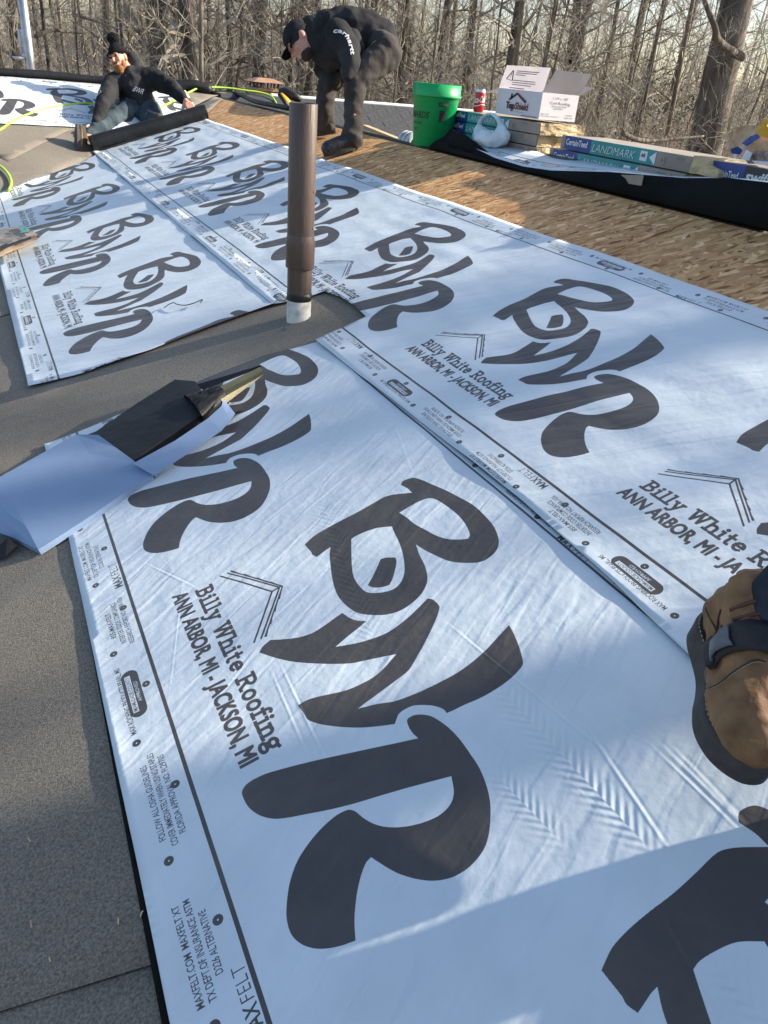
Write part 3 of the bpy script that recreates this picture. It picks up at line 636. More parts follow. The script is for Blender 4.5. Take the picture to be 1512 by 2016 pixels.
# the rest of the roll being laid out
rr = .062
c0 = Vector((eB * UW[0] - .01, cB0[1] + .03, cB0[2] + rr * .95)); c1 = R1(8.98 * Q, eB + WID + .02, rr + .014); roll = empty('underlayment_roll')
tag(roll, 'black roll of underlayment held down by the kneeling man', 'roll')
ax = (c1 - c0).normalized(); u = ax.orthogonal().normalized(); v_ = ax.cross(u); bm = bmesh.new(); NR = 30
rings = []
for i in range(NR + 1):
    t = i / NR; c = c0.lerp(c1, t); r_ = rr * (1 + .03 * nz(t * 4, 0, 1) + (.04 if t < .04 or t > .96 else 0) * 0)
    rings.append([bm.verts.new(c + (u * math.cos(q_) + v_ * math.sin(q_)) * (r_ * (1 + .015 * nz(t * 9, q_, 1, 4)))) for q_ in [2 * math.pi * k / 36 for k in range(36)]])
for a, b in zip(rings, rings[1:]):
    for k in range(36): bm.faces.new((a[k], a[(k + 1) % 36], b[(k + 1) % 36], b[k]))
bobj('roll_body', bm, M_black, roll, True)
for nm, c, sgn in (('roll_end', c1, 1), ('roll_end', c0, -1)):
    bm = bmesh.new()
    for q0 in range(5):
        ro = rr * (1 - q0 * .13); ri = ro - rr * .05
        ra = [[bm.verts.new(c + ax * sgn * zz + (u * math.cos(q_) + v_ * math.sin(q_)) * r2) for q_ in [2 * math.pi * k / 28 for k in range(28)]] for r2, zz in ((ro, -.01), (ro, .002 - q0 * .002), (ri, .002 - q0 * .002), (ri, -.03))]
        for a, b in zip(ra, ra[1:]):
            for k in range(28): bm.faces.new((a[k], a[(k + 1) % 28], b[(k + 1) % 28], b[k]))
    bobj(nm, bm, M_black, roll, True)
rebase(roll, c0)
# loose bit of dark strapping on the left sheet
bm = bmesh.new(); tube(bm, bez([R1(*L(x, y), .024) for x, y in ((327, 616), (335, 610), (345, 606), (352, 609), (368, 611), (385, 607), (402, 600), (398, 606))], 5), .0022, 5)
tag(bobj('loose_strap', bm, M_black_ink), 'thin dark curled strap end lying on the left sheet near its cut edge', 'strap')

# near-ridge sheet whose lip stands up, black side outwards
def lip_profile(Y):
    # rim position measured on the photograph (Y, X, Z)
    T = [(878, 262, 2.31), (905, 281, 2.27), (935, 292, 2.25), (974, 311, 2.24), (1030, 328, 2.22), (1085, 336, 2.22), (1199, 339, 2.23), (1263, 344, 2.24), (1348, 351, 2.24), (1437, 351, 2.24), (1512, 360, 2.24)]
    pts = [onX(x, y, c) for x, y, c in T]; pts.sort(key=lambda p: p[1])
    ys = [p[1] for p in pts]
    return float(np.interp(Y, ys, [p[0] for p in pts])), float(np.interp(Y, ys, [p[2] for p in pts]))
_UP = sorted([tuple(onX(x, y, 2.42)[1:3]) for x, y in ((880, 268), (905, 273), (960, 284), (1058, 299), (1113, 309), (1151, 316), (1194, 324), (1263, 337), (1328, 348), (1400, 349), (1512, 357), (1600, 368))])
def upper(Y): return float(np.interp(Y, [u[0] for u in _UP], [u[1] for u in _UP]))
bm = bmesh.new(); Ys = list(np.linspace(-.5, onX(878, 262, 2.31)[1], 150)); rows = []
u1 = bm.loops.layers.uv.new('print'); u2 = bm.loops.layers.uv.new('metres'); u3 = bm.loops.layers.uv.new('relief')
for Y in Ys:
    xr, zr = lip_profile(Y); end = max(0, (Y - (Ys[-1] - .35)) / .35)
    zb = RZ_ + .004; wv = .010 * nz(Y, 0, 4, 2)
    row = [(RX_ + .01, zb), (RX_ - .005, zb + .012), ((RX_ + xr) / 2 - .02 + wv, zb + (zr - zb) * .45), (xr - .006, zr - .03), (xr, zr)]
    if end > 0:   # the corner curls back over
        row = row[:3] + [(xr - .01, zr - .02), (xr + .03 * end, zr + .025 * end)]
    zu = upper(Y); back = [(xr + (2.42 - xr) * .3, zr + (zu - zr) * .22 + wv * .4), (xr + (2.42 - xr) * .65, zr + (zu - zr) * .6), (2.42, zu)]
    rows.append((Y, row, back))
# outer lip
V = []; 
for Y, row, back in rows:
    V.append([bm.verts.new((x, Y, z)) for x, z in row])
for a, b in zip(V, V[1:]):
    for k in range(4):
        f = bm.faces.new((a[k], b[k], b[k + 1], a[k + 1])); f.material_index = 1; f.smooth = True
V2 = []
for (Y, row, back), vv in zip(rows, V):
    V2.append([vv[-1]] + [bm.verts.new((x, Y, z)) for x, z in back])
for i, (a, b) in enumerate(zip(V2, V2[1:])):
    for k in range(3):
        f = bm.faces.new((a[k], b[k], b[k + 1], a[k + 1])); f.smooth = True; f.material_index = 0
        dk = [0, .065, .13, .23]
        for l, (yy_, dd_) in zip(f.loops, ((Ys[i], dk[k]), (Ys[i + 1], dk[k]), (Ys[i + 1], dk[k + 1]), (Ys[i], dk[k + 1]))):
            l[u1].uv = (-yy_ / PER + .3, (WID - dd_ - .0) / WID); l[u2].uv = (yy_, dd_)
o = bobj('curled_underlayment', bm, [M_feltB, M_blackdull]); s = o.modifiers.new('s', 'SOLIDIFY'); s.thickness = .0015
tag(o, 'curled-up sheet along the ridge with black outside and printed white inner face', 'roof underlayment')
# curled far corner of it
bm = bmesh.new(); ring = []
for i in range(12):
    t = i / 11; cc_ = Vector(onX(903 + 62 * t, 277 + 30 * t, 2.27)); r_ = .058 - .046 * t
    ring.append([bm.verts.new(cc_ + Vector((1, 0, 0)) * math.cos(q_) * r_ * .9 + Vector((0, -.55, .12)) * math.cos(q_) * r_ + Vector((0, 0, 1)) * math.sin(q_) * r_) for q_ in [math.radians(95 + a_ * 12) for a_ in range(0, 24)]])
for a, b in zip(ring, ring[1:]):
    for k in range(len(a) - 1): f = bm.faces.new((a[k], a[k + 1], b[k + 1], b[k])); f.smooth = True
o2 = bobj('curled_corner', bm, [M_blackdull, M_white], o); s = o2.modifiers.new('s', 'SOLIDIFY'); s.thickness = .002; s.material_offset_rim = 1
# scrap of kraft seen against the black lip
V = [onX(x, y, 2.215) for x, y in ((1222, 344), (1266, 345), (1262, 368), (1258, 391), (1240, 386), (1240, 366), (1232, 352))]
tag(pobj('torn_wrapper_scrap', V + [p + np.array([.004, 0, 0]) for p in V], [list(range(7))[::-1], list(range(7, 14))] + [[i, (i + 1) % 7, 7 + (i + 1) % 7, 7 + i] for i in range(7)], M_greyboard), 'tan scrap of wrapper against black curled sheet below the bundles', 'paper scrap')

# ================================================================ VENT PIPE
base = Vector(P(588, 628, 0)); tp = None
Zt = None
# height so that the top reaches y=200
lo, hi = .2, 2.
for _ in range(40):
    mid = (lo + hi) / 2; X = np.array(base) + np.array([0, 0, mid]) - CAM; c = M.T @ X; yv = (K @ c)[1] / c[2]
    if yv > 203: lo = mid
    else: hi = mid
PH = lo
vp = empty('vent_pipe', 'tall brown downspout-coloured vent pipe with a white stub at its foot', 'vent pipe')
r1 = 47 / 2 / F_ * depth(base)
def zat(py):
    lo, hi = 0, 2.
    for _ in range(40):
        mid = (lo + hi) / 2; X = np.array(base) + np.array([0, 0, mid]) - CAM; c = M.T @ X
        if (K @ c)[1] / c[2] > py: lo = mid
        else: hi = mid
    return lo
z_w, z_t, z_s0, z_s1 = zat(590), zat(578), zat(525), zat(470)
lean = Vector((-.006, .0, 1)).normalized()
bm = bmesh.new(); lathe(bm, base, lean, [(r1, -.06), (r1, z_w + .004), (r1 * .9, z_w + .004)], 40); bobj('white_stub', bm, M_pvc, vp, True)
bm = bmesh.new(); lathe(bm, base, lean, [(r1 * 1.0, z_w), (r1 * 1.06, z_w + .006), (r1 * 1.03, z_t * .7 + z_w * .3), (r1 * 1.05, z_t), (r1 * .98, z_t + .006)], 40)
for v in bm.verts: v.co += Vector((nz(v.co.x * 30, v.co.y * 30, 1, v.co.z * 30), 0, nz(v.co.y * 30, v.co.z * 20, 1))) * .003
bobj('tar_seal', bm, M_tar, vp, True)
bm = bmesh.new(); lathe(bm, base, lean, [(r1 * 1.0, z_t - .01), (r1 * 1.0, z_s0 + .01)], 40); bobj('pipe_neck', bm, M_pipe, vp, True)
bm = bmesh.new(); lathe(bm, base, lean, [(r1 * .98, z_s0), (r1 * 1.14, z_s0 - .002), (r1 * 1.16, z_s0), (r1 * 1.16, z_s1 - .012), (r1 * 1.13, z_s1), (r1 * 1.06, z_s1 + .015)], 40); bobj('coupling', bm, M_pipe, vp, True)
bm = bmesh.new(); lathe(bm, base, lean, [(r1 * 1.06, z_s1 + .01), (r1 * 1.05, PH - .001), (r1 * 1.04, PH), (r1 * .97, PH), (r1 * .95, PH - .3)], 40); bobj('upper_tube', bm, M_pipe, vp, True)
for hh in (.45, .33):
    bm = bmesh.new(); tube(bm, [base + lean * (PH * hh * 1.4) + Vector((r1 * .75, -r1 * .78, 0)), base + lean * (PH * hh * 1.4) + Vector((r1 * .79, -r1 * .82, 0))], .004, 8)
    bobj('screw', bm, M_steel, vp)
rebase(vp, base)
bm = bmesh.new(); bmesh.ops.create_circle(bm, cap_ends=True, radius=.007, segments=10)
o = bobj('punched_hole', bm, M_tar, roof); o.matrix_local = Matrix.Translation(Vector(P(560, 648, .0075)))

# ================================================================ WRAPPED FLASHING PACK (left)
pk = empty('flashing_pack', 'long half-unwrapped pack of gold metal flashing in black plastic and blue-white paper', 'flashing pack')
def pp(x, y, h): return Vector(P(x, y, h))
def loft(name, rows, m, parent, smooth=False, thick=.0015, m2=None):
    bm = bmesh.new(); vv = [[bm.verts.new(p) for p in r] for r in rows]
    for a, b in zip(vv, vv[1:]):
        for k in range(len(a) - 1): f = bm.faces.new((a[k], b[k], b[k + 1], a[k + 1])); f.smooth = smooth
    o = bobj(name, bm, [m, m2 or m], parent)
    s = o.modifiers.new('s', 'SOLIDIFY'); s.thickness = thick; s.offset = -1 
    if m2: s.material_offset = 1; s.material_offset_rim = 1
    return o
# black plastic body : rows along the pack, far side -> near side
rows = []
kk = [((-60, 985), (-30, 1030)), ((0, 948), (50, 1050)), ((160, 862), (235, 960)), ((190, 850), (272, 930)), ((270, 795), (345, 880)), ((345, 748), (425, 828)), ((385, 752), (440, 812))]
for i, (f_, n_) in enumerate(kk):
    hh = .062 if i < 6 else .05
    n_ = (n_[0] - 24, n_[1] - 14); ft, nt_ = pp(*f_, hh), pp(*n_, .036)
    fb = pp(*f_, hh); d_ = Vector((ft - nt_)); d_.normalize()
    fb = ft + d_ * .012 - Vector(NW.tolist()) * (hh - .012)
    row = [fb, ft + d_ * .008 - Vector(NW.tolist()) * .018, ft, ft.lerp(nt_, .33) + Vector(NW.tolist()) * .003, ft.lerp(nt_, .66) + Vector(NW.tolist()) * .003, nt_, nt_ - d_ * .0 - Vector(NW.tolist()) * .03]
    rows.append(row)
loft('plastic_wrap', rows, M_black, pk, thick=.002)
# bunched mouth of the plastic
bm = bmesh.new(); mc = pp(418, 785, .04); dv = (pp(520, 735, .03) - pp(400, 790, .03)).normalized(); sv = dv.cross(Vector(NW.tolist())).normalized(); nv = Vector(NW.tolist())
rg = []
for i in range(9):
    t = i / 8; rr_ = .075 - .035 * t; c = mc + dv * (t * .11 - .07) - nv * .004
    rg.append([bm.verts.new(c + sv * math.cos(q_) * rr_ * (1.15 - .2 * t) * (1 + .12 * nz(q_ * 2, t * 4, 2)) + nv * math.sin(q_) * (.038 - .006 * t) * (1 + .35 * nz(q_ * 3, t * 5, 2, 7))) for q_ in [2 * math.pi * k / 40 for k in range(40)]])
for a, b in zip(rg, rg[1:]):
    for k in range(40): f = bm.faces.new((a[k], a[(k + 1) % 40], b[(k + 1) % 40], b[k])); f.smooth = True
bobj('gathered_mouth', bm, M_black, pk)
# paper sleeve over the lower half
rows = []
for f_, n1_, n2_ in [((-90, 998), 0, (-60, 1034)), ((-30, 958), 0, (26, 1058)), ((0, 940), 0, (76, 1082)), ((80, 895), (150, 1010), (165, 1025)), ((150, 856), (215, 955), (235, 978)), ((194, 857), (272, 917), (300, 935))]:
    ft, a1, a2 = pp(*f_, .070), pp(*n2_, .026), 0; d_ = (ft - a1).normalized()
    rows.append([ft + d_ * .02 - nv * .05, ft + d_ * .012 - nv * .014, ft, ft.lerp(a1, .35) + nv * .002, ft.lerp(a1, .7) + nv * .002, a1, a1 - nv * .017])
loft('paper_sleeve', rows, M_paper, pk, m2=M_paper)
rows = []
for a, b, c in [((262, 913), (272, 918), (303, 937)), ((345, 868), (352, 868), (372, 892)), ((410, 824), (420, 826), (436, 848)), ((436, 800), (452, 806), (455, 826)), ((440, 786), (462, 800), (463, 815))]:
    a_, c_ = pp(*a, .052), pp(*c, .030); rows.append([a_, a_.lerp(c_, .5), c_])
loft('paper_edge', rows, M_paper, pk, m2=M_paper)
# black flap of plastic beside paper edge
V = [pp(455, 812, .02), pp(478, 808, .014), pp(440, 835, .014), pp(446, 822, .02)]; pobj('plastic_flap', V, [(0, 1, 2, 3)], M_black, pk)
V = [pp(-30, 1050, .03), pp(15, 1058, .05), pp(38, 1078, .02), pp(10, 1100, .012), pp(-40, 1110, .012)]; pobj('open_end', V, [(0, 1, 2, 3, 4)], M_black, pk)
# metal strips
for (a, b, c, d_, h1, h2) in [((425, 765), (512, 722), (518, 730), (432, 775), .055, .048), ((430, 775), (516, 731), (518, 734), (436, 785), .046, .05), ((434, 785), (519, 733), (520, 737), (441, 797), .05, .03)]:
    V = [pp(*a, h1), pp(*b, h1), pp(*c, h2), pp(*d_, h2)]; bm = bmesh.new(); bm.faces.new([bm.verts.new(v) for v in V]); bmesh.ops.solidify(bm, geom=bm.faces[:], thickness=.0015)
    bobj('metal_strip', bm, M_brass, pk)
V = [pp(384, 758, .05), pp(513, 719, .05), pp(514, 724, .035), pp(400, 768, .035)]; pobj('plastic_edge', V, [(0, 1, 2, 3)], M_black, pk)
rebase(pk, P(200, 960, 0))

# ================================================================ TORN CARTON ON LEFT SHEET
tcn = empty('torn_carton', 'flattened torn grey-brown shingle carton at the left edge of the sheets', 'carton')
def crumple(name, pts, h, m, parent, amp=.006, sub=5, sc_=9):
    """pts: 4 corners (world) -> wrinkled sheet"""
    p = [Vector(q) for q in pts]; bm = bmesh.new(); N = 14; g = {}
    nn_ = (p[1] - p[0]).cross(p[3] - p[0]).normalized()
    for i in range(N + 1):
        for j in range(N + 1):
            s, t = i / N, j / N; q = (p[0] * (1 - s) + p[1] * s) * (1 - t) + (p[3] * (1 - s) + p[2] * s) * t
            e = min(s, 1 - s, t, 1 - t)
            q = q + nn_ * amp * (noise.noise(q * sc_) + .6 * abs(noise.noise(q * sc_ * 2.3))) * 1.6 + (Vector((noise.noise(q * 30), noise.noise(q * 33 + Vector((5, 0, 0))), 0)) * .006 if e < .01 else Vector())
            g[i, j] = bm.verts.new(q)
    for i in range(N):
        for j in range(N): bm.faces.new((g[i, j], g[i + 1, j], g[i + 1, j + 1], g[i, j + 1]))
    bmesh.ops.recalc_face_normals(bm, faces=bm.faces[:])
    o = bobj(name, bm, m, parent, False); s = o.modifiers.new('s', 'SOLIDIFY'); s.thickness = .003; return o
def px_quad(q, hs): return [P(x, y, h) for (x, y), h in zip(q, hs)]
crumple('top_panel', px_quad([(-70, 468), (42, 441), (73, 460), (-60, 505)], [.10, .10, .09, .085]), 0, M_greyboard, tcn, .008)
crumple('front_panel', px_quad([(-62, 500), (72, 462), (75, 473), (-60, 530)], [.075, .075, .02, .02]), 0, M_board, tcn, .012)
crumple('tape', px_quad([(38, 444), (45, 443), (57, 456), (46, 458)], [.104, .104, .10, .10]), 0, mat('teal_tape', (.10, .33, .33), .5), tcn, .001)
V = px_quad([(0, 484), (60, 466), (62, 470), (2, 492)], [.086, .086, .084, .084]); pobj('tear', V, [(0, 1, 2, 3)], M_tar, tcn)
crumple('inner_panel', px_quad([(-60, 490), (66, 455), (68, 468), (-58, 510)], [.05, .06, .04, .04]), 0, M_tar, tcn, .004)
rebase(tcn, P(30, 490, 0))

# ================================================================ HOSES
bm = bmesh.new()
pts = [R2(*L2(x, y), .016) for x, y in ((-40, 278), (0, 259), (30, 240), (75, 222), (140, 209), (185, 208))] + [R2(*L2(250, 222), .02), R2(*L2(318, 213), .02), R2(*L2(350, 196), .02), R2(*L2(375, 186), .03), R2(*L2(395, 182), .05), R2(*L2(440, 182), .05), R2(*L2(480, 187), .05), R2(*L2(510, 191), .05), R2(*L2(533, 197), .04), R2(*L2(545, 209), .015), R2(*L2(548, 217), .015), R2(*L2(527, 210), .015)]
tube(bm, bez(pts, 8), .0105, 8)
tag(bobj('air_hose', bm, M_lime, smooth=True), 'lime green air hose trailing over the far wing to the ridge', 'hose')
bm = bmesh.new(); tube(bm, bez([Vector(dep(x, y, min(depth(P(x, y, 0)), depth(R2(*L2(x, y))) if L2(x, y)[1] > 0 else 99) - .05)) for x, y in ((-45, 330), (-15, 322), (0, 327), (14, 340), (22, 357), (17, 374), (0, 386), (-30, 392), (-55, 380))], 8), .011, 8)
tag(bobj('hose_loop', bm, M_lime, smooth=True), 'curled loop of lime hose on the grey membrane at the left edge', 'hose')

# ================================================================ CHIMNEY
cb = Vector(dep(520, 177, 10.9)); ch = empty('chimney', 'short orange brick chimney with a copper-coloured hip cap beyond the ridge', 'chimney')
hw = .18; zt = cb.z
bm = bmesh.new(); box(bm, (cb.x - hw * .85, cb.y - hw * .85, zt - .9), (hw * 1.7, 0, 0), (0, hw * 1.7, 0), (0, 0, .89)); bobj('core', bm, M_mortar, ch)
bm = bmesh.new(); box(bm, (0, 0, 0), (.10, 0, 0), (0, .012, 0), (0, 0, .045), .003); bme = D.meshes.new('brick'); bm.to_mesh(bme); bm.free(); bme.materials.append(M_brick)
for r in range(6):
    for side in range(2):
        for c in range(3):
            o = D.objects.new('brick', bme); COL.objects.link(o); o.parent = ch
            off = c * .108 + (.05 if r % 2 else 0) - .01
            if off > .28: continue
            if side == 0: o.location = (cb.x - hw * .85 + off, cb.y - hw * .85 - .008, zt - .055 - r * .055)
            else: o.location = (cb.x - hw * .85 + .004, cb.y + hw * .85 - off - .1, zt - .055 - r * .055); o.rotation_euler = (0, 0, math.pi / 2)
bm = bmesh.new(); box(bm, (cb.x - hw, cb.y - hw, zt - .01), (hw * 2, 0, 0), (0, hw * 2, 0), (0, 0, .035), .004); bobj('crown_slab', bm, M_copper, ch)
for i in range(3):
    for j in range(3):
        if i == 1 and j == 1: continue
        bm = bmesh.new(); box(bm, (cb.x - hw * .9 + i * hw * .87, cb.y - hw * .9 + j * hw * .87, zt + .02), (.018, 0, 0), (0, .018, 0), (0, 0, .085)); bobj('cap_post', bm, M_tar, ch)
bm = bmesh.new(); h2 = hw * 1.35
b4 = [bm.verts.new((cb.x + sx * h2, cb.y + sy * h2, zt + .098)) for sx, sy in ((-1, -1), (1, -1), (1, 1), (-1, 1))]; t4 = [bm.verts.new((cb.x + sx * h2 * .45, cb.y + sy * h2 * .3, zt + .15)) for sx, sy in ((-1, -1), (1, -1), (1, 1), (-1, 1))]
for k in range(4): bm.faces.new((b4[k], b4[(k + 1) % 4], t4[(k + 1) % 4], t4[k]))
bm.faces.new(t4); bm.faces.new(b4[::-1]); bobj('hip_cap', bm, M_copper, ch)
rebase(ch, (cb.x, cb.y, zt - .9))

# ================================================================ THINGS ON THE RIDGE
# nailer
tl = empty('nail_gun', 'yellow and black power tool lying past the ridge behind the brown pipe', 'power tool')
zt_ = 7.6
def dp(x, y, z=zt_): return Vector(dep(x, y, z))
bm = bmesh.new(); tube(bm, [dp(549, 181), dp(560, 180), dp(580, 190), dp(592, 197)], [.03, .042, .042, .03], 10); bobj('magazine', bm, M_tar, tl, True)
bm = bmesh.new(); tube(bm, [dp(553, 186, zt_ - .1), dp(562, 196, zt_ - .1), dp(573, 209, zt_ - .1)], [.022, .028, .026], 8, flat=1.5); bobj('grip', bm, M_yellow, tl, True)
bm = bmesh.new(); tube(bm, [dp(549, 185, zt_ - .12), dp(568, 211, zt_ - .12)], .018, 8); bobj('base_plate', bm, M_tar, tl, True)
rebase(tl, dp(565, 205))
# pale wooden batten
bm = bmesh.new(); a, b = onX(712, 252, 2.24), onX(792, 283, 2.24); a = Vector(a); b = Vector(b)
d_ = (b - a); box(bm, a, d_, (.05, 0, .0), (0, 0, .022), .002)
for v in bm.verts:
    if (v.co - b).length < .1: v.co.z -= .006
tag(bobj('wood_batten', bm, M_wood), 'pale wooden batten lying on the ridge beside the bent man\'s boots', 'batten')
# striped coil
cc = Vector(onX(806, 281, 2.30)); tcl = empty('strap_coil', 'white coil with lime edging lying just left of the green bucket', 'strap coil')
for i in range(5):
    bm = bmesh.new(); c = cc + Vector((.0, .05 - i * .028, .004)); ux, uz = Vector((1, .1, 0)).normalized(), Vector((0, 0, 1))
    n_ = 24; rg = [[bm.verts.new(c + (ux * math.cos(q_) + uz * math.sin(q_)) * r_ + Vector((0, y_, 0))) for q_ in [2 * math.pi * k / n_ for k in range(n_)]] for r_, y_ in ((.03, -.011), (.062, -.011), (.066, 0), (.062, .011), (.03, .011))]
    for a, b in zip(rg, rg[1:]):
        for k in range(n_): bm.faces.new((a[k], a[(k + 1) % n_], b[(k + 1) % n_], b[k]))
    bobj('coil_turn', bm, M_white if i % 2 == 0 else M_steel, tcl, True)
bm = bmesh.new(); tube(bm, bez([cc + Vector((-.07, .09, -.035)), cc + Vector((-.085, .0, -.04)), cc + Vector((-.08, -.1, -.045)), cc + Vector((-.04, -.16, -.05))], 5), .011, 6, flat=.5); bobj('lime_edge', bm, M_lime, tcl, True)
rebase(tcl, cc - Vector((0, 0, .07)))
# bucket
bk = empty('green_bucket', 'bright green plastic pail with black print standing on the ridge left of the bundles', 'bucket')
bx = Vector(onX(848, 296, 2.33)); bd_ = depth(bx); rb, rt, bh = .118, .149, .375
bm = bmesh.new(); lathe(bm, bx, (0, 0, 1), [(0, .0), (rb - .004, 0), (rb, .006), (rb + (rt - rb) * .78, bh * .80), (rt * .972 + .0, bh * .805), (rt * 1.02, bh * .81), (rt * 1.03, bh * .835), (rt * 1.0, bh * .86), (rt * 1.0, bh), (rt * .97, bh), (rb + (rt - rb) * .5 - .006, bh * .5), (rb - .01, .012), (0, .012)], 56)
bobj('shell', bm, M_green, bk, True)
vd = Vector((CAM - np.array(bx)).tolist()); vd.z = 0; vd.normalize(); phi0 = math.atan2(vd.y, vd.x)
def wrapb(x0_, z0_):
    def f(x, y):
        z = z0_ + y; r_ = rb + (rt - rb) * .78 * min(1, z / (bh * .8)) + .0012; ph = phi0 + (x0_ + x) / r_
        return bx + Vector((math.cos(ph) * r_, math.sin(ph) * r_, z))
    return f
lettering('ENARDS', (0, 0, 0), (1, 0, 0), (0, 1, 0), .038, M_black_ink, bk, width=.17, name='store_name', bold=.02, shear=.3, wrap=wrapb(-.20, .185))
lettering('SAVE BIG', (0, 0, 0), (1, 0, 0), (0, 1, 0), .014, M_black_ink, bk, width=.09, name='small_print', wrap=wrapb(-.17, .15))
lettering('MONEY', (0, 0, 0), (1, 0, 0), (0, 1, 0), .014, M_black_ink, bk, width=.05, name='small_print', wrap=wrapb(-.16, .115))
def patch(name, x0_, z0_, w_, h_, m, par):
    f = wrapb(x0_, z0_); V = []; Fc = []
    for i in range(7): V += [f(w_ * i / 6, 0), f(w_ * i / 6, h_)]
    for i in range(6): Fc.append((2 * i, 2 * i + 2, 2 * i + 3, 2 * i + 1))
    return pobj(name, V, Fc, m, par)
patch('printed_block', .02, .255, .07, .024, M_black_ink, bk); patch('printed_block', .03, .17, .042, .065, M_black_ink, bk)
lettering('5 GAL', (0, 0, 0), (1, 0, 0), (0, 1, 0), .012, M_green, bk, width=.05, name='small_print', wrap=lambda x, y: wrapb(.03, .262)(x, y) + vd * .0015)
bm = bmesh.new(); hp = []
for i in range(13):
    q_ = math.pi * i / 12; hp.append(bx + Vector((math.cos(phi0 + math.pi / 2) * math.cos(q_) * rt * 1.04, math.sin(phi0 + math.pi / 2) * math.cos(q_) * rt * 1.04, bh * .84)) - vd * math.sin(q_) * rt * 1.06 - Vector((0, 0, .10 * math.sin(q_))))
tube(bm, hp, .003, 6); bobj('wire_handle', bm, M_steel, bk, True)
rebase(bk, bx)

# shingle bundles
CB = 2.75 * Q
def bundle(name, Ya, Yb, X0, z, label, group, style='landmark', kraft_end=True, tilt=0, th=.078, wdt=.30):
    """a wrapped bundle: Ya far end, Yb near end (towards camera)"""
    r = empty(name, label, 'shingle bundle', group); Ln = Ya - Yb
    def side(a, b, m, nm='wrapper_panel', z0_=0, z1_=1., lift=0.):
        bm = bmesh.new(); box(bm, (X0 - lift, Ya - Ln * b, z + th * z0_ + .002), (.012 + lift, 0, 0), (0, Ln * (b - a), 0), (0, 0, th * (z1_ - z0_) - .004), .0015); return bobj(nm, bm, m, r)
    bm = bmesh.new(); box(bm, (X0 + .004, Yb + .004, z + .001), (wdt, 0, 0), (0, Ln - .008, 0), (0, 0, th - .003), .004)
    for v in bm.verts: v.co += Vector((noise.noise(v.co * 9), noise.noise(v.co * 11), noise.noise(v.co * 13))) * .002
    bobj('shingle_stack', bm, M_greyboard, r)
    if style == 'landmark':
        side(0, .03, M_greyboard); side(.03, .24, M_blue, lift=.001); side(.24, .70, M_teal, lift=.001); side(.70, 1, M_greyboard)
        lettering('CertainTeed', (X0 - .0025, Ya - Ln * .045, z + th * .38), (0, -1, 0), (0, 0, 1), th * .42, M_white_ink, r, width=Ln * .17, name='maker_name', bold=.02)
        lettering('LANDMARK', (X0 - .0025, Ya - Ln * .255, z + th * .22), (0, -1, 0), (0, 0, 1), th * .55, M_white_ink, r, width=Ln * .31, name='product_name', bold=-.015, shear=.25)
        bm = bmesh.new(); box(bm, (X0 - .003, Ya - Ln * .645, z + th * .22), (.002, 0, 0), (0, Ln * .045, 0), (0, 0, th * .6)); bobj('rating_mark', bm, M_white_ink, r)
        lettering('AR', (X0 - .0035, Ya - Ln * .606, z + th * .45), (0, -1, 0), (0, 0, 1), th * .25, M_black_ink, r, width=Ln * .03, name='rating_letters', bold=.02)
        V = [(X0 - .0022, Ya - Ln * .70, z + th * .08), (X0 - .0022, Ya - Ln * .66, z + th * .5), (X0 - .0022, Ya - Ln * .70, z + th * .9)]; pobj('white_arrow', V, [(0, 1, 2)], M_white_ink, r)
        ring = [(X0 - .0032 + 0 * i, Ya - Ln * .745 + math.cos(i * math.pi / 8) * th * .26, z + th * .45 + math.sin(i * math.pi / 8) * th * .26) for i in range(16)]
        pobj('round_seal', ring, [list(range(16))[::-1]], M_board, r)
        ring = [(X0 - .0042, Ya - Ln * .745 + math.cos(i * math.pi / 4) * th * .13, z + th * .45 + math.sin(i * math.pi / 4) * th * .13) for i in range(8)]; pobj('seal_centre', ring, [list(range(8))[::-1]], M_grey_ink, r)
        lettering('AGED WOOD', (X0 - .003, Ya - Ln * .83, z + th * .68), (0, -1, 0), (0, 0, 1), th * .13, M_grey_ink, r, width=Ln * .045, name='colour_name')
        bm = bmesh.new(); box(bm, (X0 - .0015, Ya - Ln * .915, z + th * .55), (.001, 0, 0), (0, Ln * .03, 0), (0, 0, th * .38)); bobj('tape_mark', bm, M_board, r)
    elif style == 'swift':
        side(0, .03, M_greyboard); side(.03, .20, M_blue, lift=.001); side(.20, .9, M_blackwrap, lift=.001); side(.9, 1, M_greyboard)
        lettering('CertainTeed', (X0 - .0025, Ya - Ln * .045, z + th * .36), (0, -1, 0), (0, 0, 1), th * .3, M_white_ink, r, width=Ln * .13, name='maker_name', bold=.015)
        lettering('swiftstart', (X0 - .0025, Ya - Ln * .21, z + th * .36), (0, -1, 0), (0, 0, 1), th * .45, M_white_ink, r, width=Ln * .25, name='product_name', bold=.035, shear=.2)
    if kraft_end:
        bm = bmesh.new(); N = 12; g = {}
        for i in range(N + 1):
            for j in range(7):
                q = Vector((X0 + .002 + (wdt + .002) * i / N, Yb, z + th * j / 6)); q.y -= .012 * abs(noise.noise(q * 28)) + .01 * noise.noise(q * 12) + .006; g[i, j] = bm.verts.new(q)
        for i in range(N):
            for j in range(6): bm.faces.new((g[i, j], g[i + 1, j], g[i + 1, j + 1], g[i, j + 1]))
        bobj('kraft_end', bm, M_kraft, r)
    return rebase(r, (X0 + wdt / 2, (Ya + Yb) / 2, z))
zA = onX(1005, 232, CB)[2]; yA0, yA1 = onX(1065, 240, CB)[1] + .985, onX(1065, 240, CB)[1]
